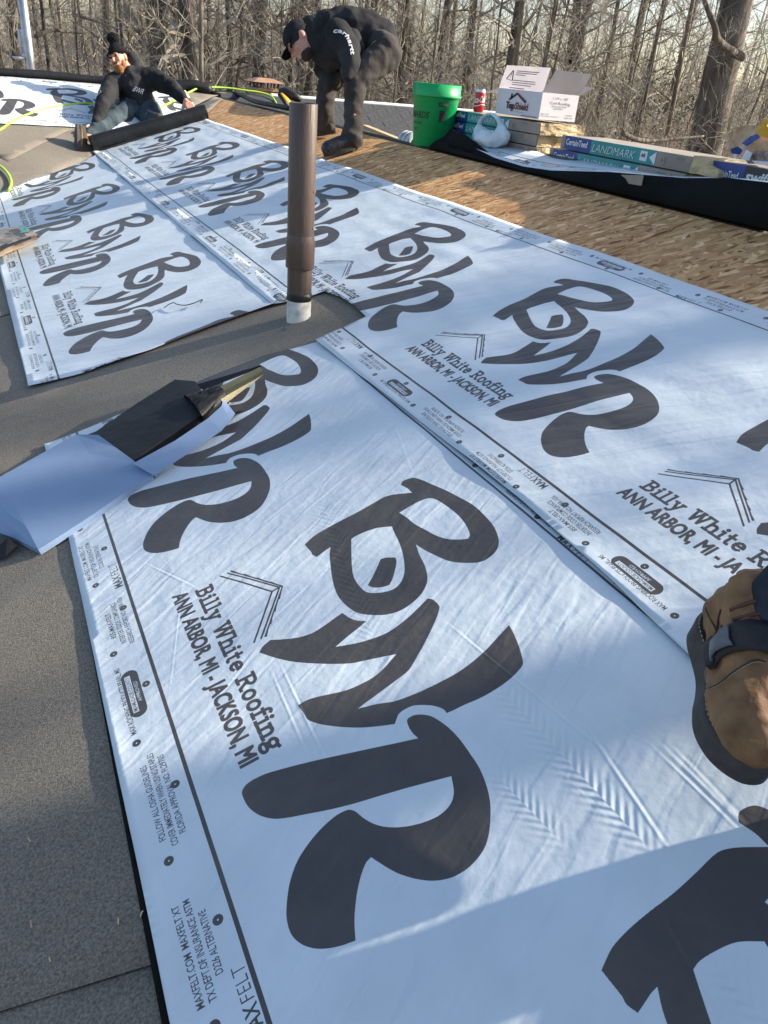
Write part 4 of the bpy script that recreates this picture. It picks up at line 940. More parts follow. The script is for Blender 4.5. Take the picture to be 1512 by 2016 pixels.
for k, lb in enumerate(['topmost bundle of the stack under the white carton, beside the soda can', 'second bundle down in the stack under the white carton', 'third bundle down in the stack under the white carton, behind the plastic bag', 'lowest bundle of the stack under the white carton']):
    bundle('shingle_bundle', yA0 + (.0, .02, -.01, .0)[k], yA1 + (.0, .02, -.01, .0)[k], CB + (0, .006, -.004, .002)[k], zA - .060 * (k + 1), lb, 'wrapped shingle bundles', th=.059)
zB = onX(1108, 264, CB)[2]; yB0, yB1 = onX(1108, 264, CB)[1], onX(1395, 308, CB)[1]
bundle('shingle_bundle', yB0, yB1, CB, zB - .069, 'upper blue and teal bundle of the low stack right of the white carton', 'wrapped shingle bundles', th=.068)
bundle('shingle_bundle', yB0 + .045, yB1 + .07, CB - .03, zB - .138, 'lower blue and teal bundle of the low stack right of the white carton', 'wrapped shingle bundles', th=.068)
bundle('shingle_bundle', yB0 + .03, yB1 + .0, CB + .0, zB - .208, 'hidden base bundle under the low stack right of the carton', 'wrapped shingle bundles', th=.068)
zS = onX(1396, 310, CB)[2]; yS = onX(1396, 310, CB)[1]
bundle('starter_bundle', yS - .012, yS - 1.0, CB - .01, zS - .09, 'black and blue wrapped starter bundle at the right edge under torn paper', 'wrapped starter bundles', 'swift', th=.085)
bundle('starter_bundle', yS - .03, yS - 1.02, CB - .035, zS - .175, 'lower starter bundle at the right edge, mostly hidden by black felt', 'wrapped starter bundles', 'swift', th=.082)
# kraft packet between
crumple('kraft_packet', [onX(1395, 306, CB - .005), onX(1378, 318, CB - .03), onX(1340, 345, CB - .05), onX(1366, 322, CB - .02)][0:4], 0, M_kraft, None, .004)
kp = D.objects['kraft_packet']; D.objects.remove(kp)
bm = bmesh.new(); V = [Vector(onX(x, y, CB - .04)) for x, y in ((1366, 306), (1394, 310), (1394, 326), (1416, 336), (1414, 350), (1395, 348), (1370, 342), (1358, 340))]
f = bm.faces.new([bm.verts.new(v) for v in V]); r_ = bmesh.ops.extrude_face_region(bm, geom=[f]); bmesh.ops.translate(bm, verts=[g for g in r_['geom'] if isinstance(g, bmesh.types.BMVert)], vec=(.12, 0, 0))
bmesh.ops.triangulate(bm, faces=bm.faces[:]); bmesh.ops.subdivide_edges(bm, edges=bm.edges[:], cuts=2, use_grid_fill=True)
for v in bm.verts: v.co += Vector((noise.noise(v.co * 30) * .012, noise.noise(v.co * 26) * .005, noise.noise(v.co * 28) * .005))
bmesh.ops.recalc_face_normals(bm, faces=bm.faces[:])
tag(bobj('kraft_wrapper', bm, M_kraft), 'crumpled yellow kraft wrapper end between the teal bundles and the black starter bundle', 'wrapping paper')

# torn wrapper pile on the starter bundle
tw = empty('torn_wrapper', 'torn brown bundle wrapper heaped on the starter bundle at the right edge', 'wrapping paper')
def oz(x, y, c=CB + .1): return Vector(onX(x, y, c))
def scrap(name, pts, c, m, amp=.02, th=.003, seed=0):
    """crumpled sheet from an outline on plane X=c"""
    P_ = [onX(x, y, c) for x, y in pts]; q2 = [(p[1], p[2]) for p in P_]
    bd = []
    for a, b in zip(q2, q2[1:] + q2[:1]): bd += [(a[0] + (b[0] - a[0]) * i / 5, a[1] + (b[1] - a[1]) * i / 5) for i in range(5)]
    A = np.array(bd); inn = []
    for _ in range(300):
        x, y = random.uniform(A[:, 0].min(), A[:, 0].max()), random.uniform(A[:, 1].min(), A[:, 1].max()); ins = False
        for (x1, y1), (x2, y2) in zip(bd, bd[1:] + bd[:1]):
            if (y1 > y) != (y2 > y) and x < (x2 - x1) * (y - y1) / (y2 - y1) + x1: ins = not ins
        if ins: inn.append(Vector((x, y)))
    pts_ = [Vector(b) for b in bd] + inn; nb = len(bd)
    vo, _, fo, *_ = delaunay_2d_cdt(pts_, [(i, (i + 1) % nb) for i in range(nb)], [], 1, 1e-6)
    V = [Vector((c + amp * (noise.noise(Vector((v.x * 14, v.y * 14, seed))) + .7 * abs(noise.noise(Vector((v.x * 30, v.y * 30, seed + 3))))), v.x, v.y)) for v in vo]
    o = pobj(name, V, [tuple(f) for f in fo], m, tw); s = o.modifiers.new('s', 'SOLIDIFY'); s.thickness = th; return o
M_crump = mat('brown_wrapper', (.48, .34, .22), .8, .2, 14, .014, 24, col2=(.68, .52, .36))
scrap('brown_sheet', [(1422, 267), (1450, 250), (1470, 244), (1500, 250), (1515, 262), (1530, 290), (1530, 312), (1490, 320), (1455, 300), (1440, 312), (1432, 290)], CB + .10, M_crump, .05, seed=1)
scrap('inner_paper', [(1462, 305), (1500, 296), (1535, 300), (1535, 326), (1470, 322)], CB + .05, mat('grey_paper', (.30, .24, .22), .8, .2, 40, .004, 60), .03, seed=2)
scrap('yellow_scrap', [(1492, 262), (1495, 240), (1503, 234), (1512, 250), (1530, 255), (1530, 285), (1505, 270)], CB + .08, M_yellow, .03, seed=3)
scrap('blue_scrap', [(1460, 282), (1478, 268), (1490, 264), (1498, 270), (1482, 280), (1470, 288)], CB + .03, M_blue, .01, seed=4)
scrap('blue_scrap', [(1441, 294), (1455, 288), (1462, 296), (1456, 304), (1442, 302)], CB + .02, M_blue, .02, seed=5)
scrap('white_scrap', [(1464, 306), (1470, 295), (1481, 302), (1474, 316), (1460, 314)], CB + .02, M_white, .01, seed=6)
scrap('white_scrap', [(1444, 302), (1450, 302), (1449, 311), (1445, 311)], CB + .02, M_white, .01, seed=7)
scrap('white_scrap', [(1480, 316), (1512, 318), (1530, 322), (1512, 327), (1485, 322)], CB - .0, M_white, .02, seed=8)
rebase(tw, oz(1480, 322))

# white nail carton
cx_ = empty('nail_carton', 'open white cardboard nail carton with raised flaps standing on the shingle bundles', 'carton')
c3 = CB + .015
Pc = Vector(onX(1060, 235, c3)); Pl = Vector(onX(975, 222, c3)); hB_ = onX(1062, 181, c3)[2] - Pc.z
Pr = Vector(onY(1130, 245, Pc.y)); wX = max(.18, Pr.x - Pc.x); lY = Pl.y - Pc.y
hgt = hB_; T3 = .004
bm = bmesh.new(); box(bm, Pc, (T3, 0, 0), (0, lY, 0), (0, 0, hgt)); bobj('front_wall', bm, M_boxwhite, cx_)
bm = bmesh.new(); box(bm, Pc + Vector((T3, 0, 0)), (wX - T3, 0, 0), (0, T3, 0), (0, 0, hgt)); bobj('end_wall', bm, M_boxwhite, cx_)
bm = bmesh.new(); box(bm, Pc + Vector((T3, lY - T3, 0)), (wX - T3, 0, 0), (0, T3, 0), (0, 0, hgt)); bobj('end_wall', bm, M_boxin, cx_)
bm = bmesh.new(); box(bm, Pc + Vector((wX - T3, T3, 0)), (T3, 0, 0), (0, lY - 2 * T3, 0), (0, 0, hgt)); bobj('back_wall', bm, M_boxin, cx_)
bm = bmesh.new(); box(bm, Pc + Vector((T3, T3, 0)), (wX - 2 * T3, 0, 0), (0, lY - 2 * T3, 0), (0, 0, T3)); bobj('carton_floor', bm, M_boxin, cx_)
zt2 = Pc.z + hgt
def flap(name, a, b, up, m):
    bm = bmesh.new(); a, b, up = Vector(a), Vector(b), Vector(up); q = [a, b, b + up - (b - a) * .015, a + up + (b - a) * .015]
    bm.faces.new([bm.verts.new(v) for v in q]); bmesh.ops.solidify(bm, geom=bm.faces[:], thickness=.003); return bobj(name, bm, m, cx_)
fu = onX(1095, 134, c3 + .02)[2] - zt2
flap('flap', (c3, Pl.y, zt2), (c3, Pc.y, zt2), (.03, 0, fu), M_boxwhite)
flap('flap', (Pc.x, Pc.y, zt2), (Pc.x + wX, Pc.y, zt2), (.02, -.05, fu * .92), M_boxin)
flap('flap', (Pc.x + wX, Pl.y, zt2), (Pc.x, Pl.y, zt2), (-.02, .11, -.03), M_boxin)
flap('flap', (Pc.x + wX, Pc.y, zt2), (Pc.x + wX, Pl.y, zt2), (.1, 0, fu * .4), M_boxin)
fl = Vector((c3 - .001, 0, 0))
lettering('TopShield', (c3 - .001, Pl.y - lY * .24, Pc.z + hgt * .26), (0, -1, 0), (0, 0, 1), hgt * .27, M_rust_ink, cx_, width=lY * .50, name='brand_name', bold=.03)
lettering('Top', (c3 - .0022, Pl.y - lY * .24, Pc.z + hgt * .26), (0, -1, 0), (0, 0, 1), hgt * .27, M_black_ink, cx_, width=lY * .175, name='brand_name', bold=.03)
def barpoly(pts, wd, m, nm, X):
    bm = bmesh.new()
    for (a, b) in zip(pts, pts[1:]):
        a, b = np.array(a), np.array(b); t = b - a; t = t / np.linalg.norm(t); n_ = np.array([-t[1], t[0]]) * wd / 2
        q = [a + n_ - t * wd * .3, b + n_ + t * wd * .3, b - n_ + t * wd * .3, a - n_ - t * wd * .3]; bm.faces.new([bm.verts.new((X, Pl.y - lY * v[0], Pc.z + hgt * v[1])) for v in q])
    return bobj(nm, bm, m, cx_)
barpoly([(.30, .60), (.46, .86), (.66, .56)], .055, M_black_ink, 'roof_emblem', c3 - .002); barpoly([(.47, .86), (.67, .60)], .045, M_rust_ink, 'roof_emblem', c3 - .003); barpoly([(.34, .66), (.34, .82)], .04, M_black_ink, 'roof_emblem', c3 - .002)
barpoly([(.36, .19), (.66, .16)], .01, M_grey_ink, 'print_rule', c3 - .002); barpoly([(.62, .06), (.95, .055)], .03, M_grey_ink, 'print_rule', c3 - .002)
fx_ = lambda s, t: Vector((c3 + .03 * t - .0035, Pl.y - lY * s, zt2 + fu * t))
fn = Vector((-1, 0, .15)).normalized()
for (s0_, s1_, t) in [(.30, .80, .80), (.30, .76, .72), (.30, .52, .64), (.28, .78, .40), (.28, .80, .31), (.28, .72, .22), (.25, .60, .08)]:
    bm = bmesh.new(); bm.faces.new([bm.verts.new(p) for p in (fx_(s0_, t), fx_(s1_, t - .012), fx_(s1_, t - .047), fx_(s0_, t - .035))]); bobj('notice_line', bm, M_grey_ink, cx_)
bm = bmesh.new()
for (a, b) in zip([(.12, .42), (.22, .80), (.27, .36)], [(.22, .80), (.27, .36), (.12, .42)]):
    a, b = np.array(a), np.array(b); t_ = b - a; t_ /= np.linalg.norm(t_); n_ = np.array([-t_[1], t_[0]]) * .012
    bm.faces.new([bm.verts.new(fx_(*v)) for v in (a + n_, b + n_, b - n_, a - n_)])
bobj('warning_triangle', bm, M_black_ink, cx_)
lettering('!', fx_(.20, .46), (0, -1, 0), (.03, 0, fu), fu * .22, M_black_ink, cx_, width=.006, name='warning_mark', bold=.03)
ey3 = (0, 0, 1)
for s_, x_, z_, h_, w_ in [('1 1/4" x .120"', .30, .78, .09, .42), ('Coil Roofing', .24, .60, .10, .55), ('No Smooth Shank', .30, .50, .06, .40), ('ELECTRO', .36, .41, .06, .25), ('Made in China', .04, .20, .05, .22), ('PN Commerce Material, Inc.', .04, .12, .05, .5), ('COUNTS', .72, .20, .05, .18), ('7200 PCS', .68, .10, .05, .24)]:
    lettering(s_, (Pc.x + wX * x_, Pc.y - .0006, Pc.z + hgt * z_), (1, 0, 0), ey3, hgt * h_, M_black_ink, cx_, width=wX * w_, name='carton_print', bold=.0)
rebase(cx_, Pc + Vector((wX / 2, lY / 2, 0)))

# soda can
cn = empty('soda_can', 'red soda can standing on the bundle between pail and white carton', 'soda can')
cb_ = Vector(onX(942, 214, CB + .06)); cb_.z = zA; r_ = .033
bm = bmesh.new(); lathe(bm, cb_, (0, 0, 1), [(0, .003), (r_ * .75, 0), (r_, .012), (r_, .106), (r_ * .98, .108)], 32); bobj('can_body', bm, M_red, cn, True)
bm = bmesh.new(); lathe(bm, cb_, (0, 0, 1), [(r_ * .98, .1075), (r_ * .82, .119), (r_ * .85, .122), (r_ * .80, .122), (r_ * .78, .117), (0, .117)], 32); bobj('can_top', bm, M_alu, cn, True)
lettering('Coca-Cola', (0, 0, 0), (1, 0, 0), (0, 1, 0), .036, M_white_ink, cn, width=.088, name='drink_name', bold=.03, shear=.45, wrap=lambda x, y: cb_ + Vector((math.cos(phi0 + (x - .05) / r_) * (r_ + .0008), math.sin(phi0 + (x - .05) / r_) * (r_ + .0008), .052 + y + (x - .04) * .12)))
bm = bmesh.new(); V = [cb_ + Vector((math.cos(phi0 + a_) * (r_ + .0007), math.sin(phi0 + a_) * (r_ + .0007), z_)) for a_ in np.linspace(-1.4, 1.4, 9) for z_ in (.036 + .006 * math.sin(a_ * 2), .041 + .006 * math.sin(a_ * 2))]
pobj('wave_band', V, [(2 * i, 2 * i + 2, 2 * i + 3, 2 * i + 1) for i in range(8)], M_white_ink, cn); bm.free(); rebase(cn, cb_)

# ================================================================ remeshed soft shapes
def remesh(name, prims, voxel, m, parent=None, smooth=6, disp=0., dscale=20, stretch=(1, 1, 1)):
    bm = bmesh.new()
    for pr in prims:
        k = pr[0]
        if k == 'cap':
            _, pts, rad = pr[:3]; flat = pr[3] if len(pr) > 3 else 1; side = pr[4] if len(pr) > 4 else None
            pts = [Vector(p) for p in pts]; rad = list(rad) if hasattr(rad, '__len__') else [rad] * len(pts)
            # densify and round the ends
            P_, R_ = [], []
            t0 = (pts[0] - pts[1]).normalized(); t1 = (pts[-1] - pts[-2]).normalized()
            for a_ in (80, 55, 30): P_.append(pts[0] + t0 * rad[0] * math.sin(math.radians(a_)) * .9); R_.append(rad[0] * math.cos(math.radians(a_)))
            for i in range(len(pts) - 1):
                for j in range(5): t = j / 5; P_.append(pts[i].lerp(pts[i + 1], t)); R_.append(rad[i] + (rad[i + 1] - rad[i]) * t)
            P_.append(pts[-1]); R_.append(rad[-1])
            for a_ in (30, 55, 80): P_.append(pts[-1] + t1 * rad[-1] * math.sin(math.radians(a_)) * .9); R_.append(rad[-1] * math.cos(math.radians(a_)))
            tube(bm, P_, R_, 18, True, flat, side)
        elif k == 'ell':
            _, c, rad, rot = pr; g = bmesh.ops.create_uvsphere(bm, u_segments=20, v_segments=12, radius=1)
            mt = Matrix.Translation(Vector(c)) @ (rot.to_4x4() if rot is not None else Matrix()) @ Matrix.Diagonal((*rad, 1)); bmesh.ops.transform(bm, matrix=mt, verts=g['verts'])
    bmesh.ops.recalc_face_normals(bm, faces=bm.faces[:])
    o = bobj('tmp', bm, None); md = o.modifiers.new('r', 'REMESH'); md.mode = 'VOXEL'; md.voxel_size = voxel; md.use_smooth_shade = True
    s = o.modifiers.new('s', 'SMOOTH'); s.iterations = smooth; s.factor = .6
    dg = bpy.context.evaluated_depsgraph_get(); me = D.meshes.new_from_object(o.evaluated_get(dg)); D.objects.remove(o)
    if disp:
        N = len(me.vertices); co = np.empty(N * 3); me.vertices.foreach_get('co', co); co = co.reshape(-1, 3); nn_ = np.array([v.normal[:] for v in me.vertices])
        dv = np.array([(1 - 2 * abs(noise.noise(Vector((c[0] * stretch[0], c[1] * stretch[1], c[2] * stretch[2])) * dscale))) * .5 + .5 * noise.noise(Vector(c.tolist()) * dscale * 2.3) for c in co]); co += nn_ * (dv * disp)[:, None]
        me.vertices.foreach_set('co', co.ravel()); me.update()
    me.materials.clear(); me.name = name
    return link(name, me, m, parent, True)
IR = Vector(M[:, 0].tolist()); IU = -Vector(M[:, 1].tolist()); IF = Vector(M[:, 2].tolist())    # picture right / up / forward, used as body axes
def facing(fwd, up=(0, 0, 1)):
    f = Vector(fwd).normalized(); u_ = Vector(up); s_ = u_.cross(f).normalized(); u_ = f.cross(s_); return Matrix((s_, f, u_)).transposed()   # local x = left side, y = forward, z = up
def head(root, c, fwd, up, s=1., nm='person', neck=None):
    """head prims in one list: c = head centre"""
    R = facing(fwd, up); c = Vector(c)
    def q(x, y, z): return c + R @ Vector((x, y, z)) * s
    pr = [('ell', q(0, -.008, .02), (.074 * s, .094 * s, .098 * s), R), ('ell', q(0, .03, -.05), (.056 * s, .058 * s, .066 * s), R),
          ('cap', [q(0, .085, .012), q(0, .112, -.022)], [.010 * s, .016 * s]), ('ell', q(0, .105, -.026), (.019 * s, .012 * s, .010 * s), R),
          ('ell', q(0, .078, .034), (.055 * s, .018 * s, .012 * s), R), ('ell', q(0, .078, -.088), (.026 * s, .02 * s, .018 * s), R),
          ('ell', q(.073, -.01, -.005), (.014 * s, .020 * s, .034 * s), R), ('ell', q(-.073, -.01, -.005), (.014 * s, .020 * s, .034 * s), R),
          ('ell', q(.038, .07, -.02), (.022 * s, .02 * s, .02 * s), R), ('ell', q(-.038, .07, -.02), (.022 * s, .02 * s, .02 * s), R),
          ('cap', [q(-.02, .092, -.058), q(.02, .092, -.058)], [.008 * s, .008 * s])]
    return pr, q, R
def hand_prims(wr, dirn, palm_n, s=1., curl=.5, spread=1., flip=1):
    """palm and five separate fingers; wr wrist, dirn towards the fingertips, palm_n palm normal"""
    d0 = Vector(dirn).normalized(); n0 = Vector(palm_n).normalized(); sd = d0.cross(n0).normalized() * flip; wr = Vector(wr); pr = []
    pr.append(('cap', [wr - d0 * .02 * s, wr + d0 * .03 * s], [.026 * s, .03 * s], .75, sd)); pr.append(('cap', [wr + d0 * .035 * s - sd * .018 * s, wr + d0 * .085 * s - sd * .028 * s], [.018 * s, .015 * s])); 
    for k in range(4):
        o = (-1.5 + k) * .020 * s; pr.append(('cap', [wr + d0 * .03 * s + sd * o * .7, wr + d0 * .088 * s + sd * o], [.017 * s, .013 * s]))
        ln = (.066, .078, .072, .056)[k] * s; a0 = curl * .6; a1 = curl * 1.3; a2 = curl * 1.7
        b0_ = wr + d0 * .092 * s + sd * o; dr = (d0 + sd * o / s * 3.2 * spread).normalized()
        def bend(a_): return (dr * math.cos(a_) + n0 * math.sin(a_)).normalized()
        b1_ = b0_ + bend(a0) * ln * .48; b2_ = b1_ + bend(a1) * ln * .32; b3_ = b2_ + bend(a2) * ln * .24
        pr.append(('cap', [b0_, b1_, b2_, b3_], [.0105 * s, .0098 * s, .009 * s, .0075 * s]))
    t0 = wr + d0 * .02 * s - sd * .022 * s; t1 = t0 + (-sd * .8 + d0 * .6 + n0 * .3).normalized() * .045 * s; t2 = t1 + (-sd * .25 + d0 + n0 * .3).normalized() * .032 * s
    pr.append(('cap', [t0, t1, t2, t2 + (d0 + n0 * .5).normalized() * .018 * s], [.017 * s, .012 * s, .011 * s, .009 * s]))
    return pr

# ---------------------------------------------------------------- plastic bag
bgp = Vector(onX(966, 275, 2.36)); bg_r = empty('carrier_bag', 'thin pale plastic carrier bag with looped handle in front of the bundles', 'plastic bag')
def bx_(x, y, c=2.37): return Vector(onX(x, y, c))
remesh('bag_body', [('ell', bx_(966, 275), (.09, .115, .048), None), ('ell', bx_(946, 268), (.05, .045, .045), None), ('ell', bx_(986, 270), (.05, .045, .045), None), ('cap', [bx_(942, 268), bx_(944, 252)], [.035, .022]), ('cap', [bx_(989, 270), bx_(987, 254)], [.038, .024])], .008, M_bag, bg_r, 2, .014, 16)
bm = bmesh.new(); tube(bm, bez([bx_(942, 258), bx_(944, 244), bx_(952, 231), bx_(966, 224), bx_(978, 231), bx_(985, 245), bx_(988, 260)], 6), [.024] * 5 + [.016] * 26 + [.024] * 6, 10, flat=.5); bobj('handle_loop', bm, M_bag, bg_r, True)
rebase(bg_r, bgp)

# ================================================================ PEOPLE
# ---- bent-over man on the strand board
man = empty('person', 'man in black jacket and cap bending over with hands on knees on the strand board', 'person')
foot1 = Vector(P(692, 300, .0)); D1 = depth(foot1); foot2 = Vector(P(645, 270, .0)); D2 = depth(foot2)
def b1(x, y, o=0): return Vector(dep(x, y, D1 + o))
Dh = .12                                       # hips sit a bit further back than the near foot
hipN = b1(752, 105, .05); kneeN = b1(700, 166, -.02); ankN = b1(693, 278, .0)
hipF = b1(742, 92, .30); kneeF = b1(644, 166, .38); ankF = Vector(dep(641, 248, D2))
chest = b1(672, 62, .16); pelv = b1(748, 85, .18); neckb = b1(628, 62, .14)
shN = b1(668, 70, -.02); shF = b1(640, 75, .34); elN = b1(692, 118, -.08); elF = b1(640, 135, .36); haN = b1(683, 150, -.08); haF = b1(655, 158, .30)
hc = b1(592, 80, .12); hf = (-IR * .60 - IU * .80).normalized(); hu = (-IR * .8 + IU * .58).normalized()
prh, hq, HR = head(man, hc, hf, hu, 1.02)
pr = prh + [('cap', [neckb, hc + (neckb - hc) * .35], [.062, .056]), ('cap', [pelv - IU * .03, chest + IR * .03], [.085, .09]), ('cap', [shN - IU * .02, elN, haN], [.035, .032, .02]), ('cap', [shF, elF, haF], [.035, .032, .02]), ('cap', [chest, shN - IU * .03], [.06, .035]), ('cap', [chest, shF], [.06, .035]),
      ('cap', [hipN, kneeN, ankN], [.09, .06, .045]), ('cap', [hipF, kneeF, ankF], [.09, .06, .045]), ('cap', [pelv, hipN], [.08, .07]), ('cap', [pelv, hipF], [.08, .07]), ('cap', [chest, neckb], [.07, .055])]
remesh('body', pr, .009, M_skin, man, 3)
# gloves
remesh('glove', hand_prims(haN - IU * -.01, (kneeN - haN).normalized() - IR * .15, (-IR * .8 + IF * .3), 1.32, .6) + [('cap', [haN, haN + (elN - haN) * .35], [.038, .040])], .006, M_glove, man, 2)
remesh('glove', hand_prims(haF, (kneeF - haF), -IR, 1.2, .6), .008, M_glove, man, 2)
jk = [('cap', [pelv + IU * .01, b1(724, 72, .18), b1(692, 62, .17), b1(664, 62, .16), b1(630, 64, .14)], [.12, .13, .132, .125, .085], 1.15, IF), ('cap', [b1(690, 84, .16), b1(652, 98, .16)], [.11, .10], 1.2, IF),
      ('cap', [b1(655, 55, .16), b1(632, 62, .15), b1(612, 66, .13)], [.10, .09, .078], 1.1, IF), ('cap', [shN + IU * .02 - IR * .02, b1(686, 98, -.05), elN, haN + (elN - haN) * .0], [.078, .070, .058, .047]), ('cap', [shF, elF, haF], [.088, .07, .05]),
      ('cap', [b1(640, 100, .2), b1(650, 125, .22)], [.10, .055]), ('cap', [b1(742, 80, .18), b1(752, 94, .17)], [.12, .115], 1.1, IF), ('cap', [b1(690, 92, .05), b1(640, 92, .12)], [.10, .09])]
remesh('jacket', jk, .009, M_cloth, man, 3, .024, 6, (1.2, 1.2, 1.0))
tr = [('cap', [hipN + IR * .03, b1(722, 138, .0), kneeN, b1(696, 225, .0), ankN + IU * .01], [.108, .088, .068, .056, .066], 1.0), ('cap', [hipF, kneeF, b1(640, 212, .42), ankF + IU * .01], [.105, .068, .058, .066]), ('cap', [hipN + IU * .05 - IF * -.02, hipF + IU * .03], [.10, .10]), ('cap', [b1(758, 92, .1), b1(750, 110, .15)], [.10, .10])]
remesh('trousers', tr, .009, M_trous, man, 3, .017, 8, (1, 1, 1.8))
# knee panels
def boot_small(parent, ank, toe, sole_h, mu, ms, sc_=1.0):
    d_ = (Vector(toe) - Vector(ank)); d_ -= Vector(NW.tolist()) * d_.dot(Vector(NW.tolist())); d_.normalize(); n_ = Vector(NW.tolist()); s_ = n_.cross(d_); a = Vector(ank); g = a - n_ * a.dot(n_) + n_ * .012
    bt = remesh('boot', [('cap', [a, g + n_ * .055 * sc_], [.044 * sc_, .05 * sc_]), ('cap', [g + n_ * .05 * sc_ - d_ * .03 * sc_, g + n_ * .05 * sc_ + d_ * .09 * sc_, g + n_ * .045 * sc_ + d_ * .175 * sc_], [.048 * sc_, .048 * sc_, .045 * sc_])], .006, mu, parent, 3, .002, 30)
    ol = []; N = 32
    for i in range(N):
        t = 2 * math.pi * i / N; x = math.cos(t) * .145 + .065; wd = .047 * (1 - .18 * math.cos(t)) if x > 0 else .042; ol.append((x * sc_, math.sin(t) * wd * sc_ * (1 + .08 * math.cos(t))))
    bm = bmesh.new(); r0 = [bm.verts.new(g + d_ * x + s_ * y + n_ * .0) for x, y in ol]; r1_ = [bm.verts.new(g + d_ * x + s_ * y + n_ * .03 * sc_) for x, y in ol]
    for k in range(N): bm.faces.new((r0[k], r0[(k + 1) % N], r1_[(k + 1) % N], r1_[k]))
    bm.faces.new(r1_); bm.faces.new(r0[::-1]); bobj('sole', bm, ms, bt)
    return bt
boot_small(man, ankN, P(663, 306, .0), .03, mat('black_boot', (.02, .02, .024), .45, .3, 20, .001, 60), M_sole)
boot_small(man, ankF, Vector(P(600, 272, 0)), .03, mat('muddy_boot', (.03, .026, .02), .8, .3, 20, .001, 60), M_sole)
# cap
def cap_prims(q, R, s): return [('ell', q(0, -.012, .045), (.084 * s, .103 * s, .082 * s), R), ('ell', q(0, -.015, .015), (.083 * s, .100 * s, .05 * s), R)]
remesh('cap_crown', cap_prims(hq, HR, 1.05), .006, M_cloth, man, 2, .002, 30)
bm = bmesh.new(); rows_ = []
for i in range(9):
    a_ = math.radians(-80 + 20 * i); rows_.append([bm.verts.new(hq(math.sin(a_) * .078, .07 + math.cos(a_) * .03 - .04, .045 - .010 * abs(math.sin(a_)))), bm.verts.new(hq(math.sin(a_) * .076, .082 + math.cos(a_) * .085, .036 - .018 * abs(math.sin(a_)))) ])
for a, b in zip(rows_, rows_[1:]): bm.faces.new((a[0], b[0], b[1], a[1]))
bmesh.ops.solidify(bm, geom=bm.faces[:], thickness=.004); bobj('cap_brim', bm, M_cloth, man, True)
remesh('beard', [('ell', hq(0, .045, -.085), (.050, .052, .036), HR)], .005, M_darkhair, man, 1, .004, 70)
remesh('hood', [('cap', [b1(618, 50, .12), b1(612, 70, .12), b1(618, 92, .13)], [.062, .066, .055], 1.35, IF), ('ell', b1(632, 52, .14), (.09, .10, .07), None)], .008, M_cloth, man, 3, .01, 12)
# lettering down the sleeve
arm = bez([b1(656, 61, -.11), b1(672, 62, -.125), b1(683, 72, -.135), b1(689, 88, -.14), b1(693, 108, -.145)], 10)
cum = [0]
for a, b in zip(arm, arm[1:]): cum.append(cum[-1] + (b - a).length)
V, T, wd = text_tris('carhartt', .03, 1.05); kx = cum[-1] / wd; VV = []
for x, y in V:
    s_ = min(max(x * kx, 0), cum[-1] * .9999); i = max(0, int(np.searchsorted(cum, s_)) - 1); t_ = (s_ - cum[i]) / (cum[i + 1] - cum[i]); p = arm[i].lerp(arm[i + 1], t_); tg = (arm[i + 1] - arm[i]).normalized(); up_ = (-IF).cross(tg) * -1
    up_ = IF.cross(tg) * -1 if (IF.cross(tg) * -1).dot(IR + IU) > 0 else IF.cross(tg)
    VV.append(p + up_ * (y * .030 - .006))
sl = pobj('sleeve_lettering', VV, T, M_white_ink, man)
jm = [c for c in man.children if c.name.startswith('jacket')][0]
bpy.context.view_layer.update()
dgr = bpy.context.evaluated_depsgraph_get()
for v in sl.data.vertices:
    ok, loc, nrm, _ = jm.ray_cast(v.co - IF * .5, IF)
    if ok: v.co = loc - IF * .004
rebase(man, foot1)

# ---- kneeling man at the roll
man2 = empty('person', 'kneeling bearded man in black hoodie and bobble hat pressing the black roll', 'person')
Dk = depth(R2(*L2(275, 262)))
def b2(x, y, o=0):
    dg_ = min(depth(P(x, y, .0)), depth(R2(*L2(x, y)))) - .03 if y > 175 else 99
    return Vector(dep(x, y, min(Dk + o, dg_)))
hc2 = b2(234, 116, .15); hf2 = (-IR * .28 - IU * .42 - IF * .86).normalized(); hu2 = (-IR * .28 + IU * .93 - IF * .3).normalized()
prh, q2, HR2 = head(man2, hc2, hf2, hu2, 1.0)
nk = b2(252, 140, .25); ch2 = b2(262, 168, .28); pv2 = b2(278, 216, .45); sL = b2(222, 166, .2); sR = b2(304, 155, .25); eL = b2(203, 206, -.12); wL = b2(187, 250, -.22); eR = b2(338, 172, .18); wR = b2(366, 200, .08)
hipL = b2(258, 218, .4); hipR = b2(292, 220, .4); knL = b2(222, 236, .05); anL = b2(172, 272, -.02); knR = b2(300, 240, .15); anR = b2(330, 250, .6)
pr = prh + [('cap', [nk, hc2 + (nk - hc2) * .4], [.06, .055]), ('cap', [pv2, ch2], [.10, .11]), ('cap', [ch2, nk], [.08, .06]), ('cap', [ch2, sL], [.07, .04]), ('cap', [ch2, sR], [.07, .04]), ('cap', [sL, eL, wL], [.04, .036, .03]), ('cap', [sR, eR, wR], [.04, .036, .03]),
      ('cap', [hipL, knL, anL], [.09, .06, .045]), ('cap', [hipR, knR, anR], [.09, .06, .045]), ('cap', [pv2, hipL], [.12, .1]), ('cap', [pv2, hipR], [.12, .1])]
pr += hand_prims(wL, b2(179, 274, -.22) - wL, -IF + IR * .6, 1.12, .45, flip=-1) + hand_prims(wR, b2(384, 224, .0) - wR, -IU * .4 + IF * .6, 1.12, .35)
remesh('body', pr, .0075, M_skin, man2, 2)
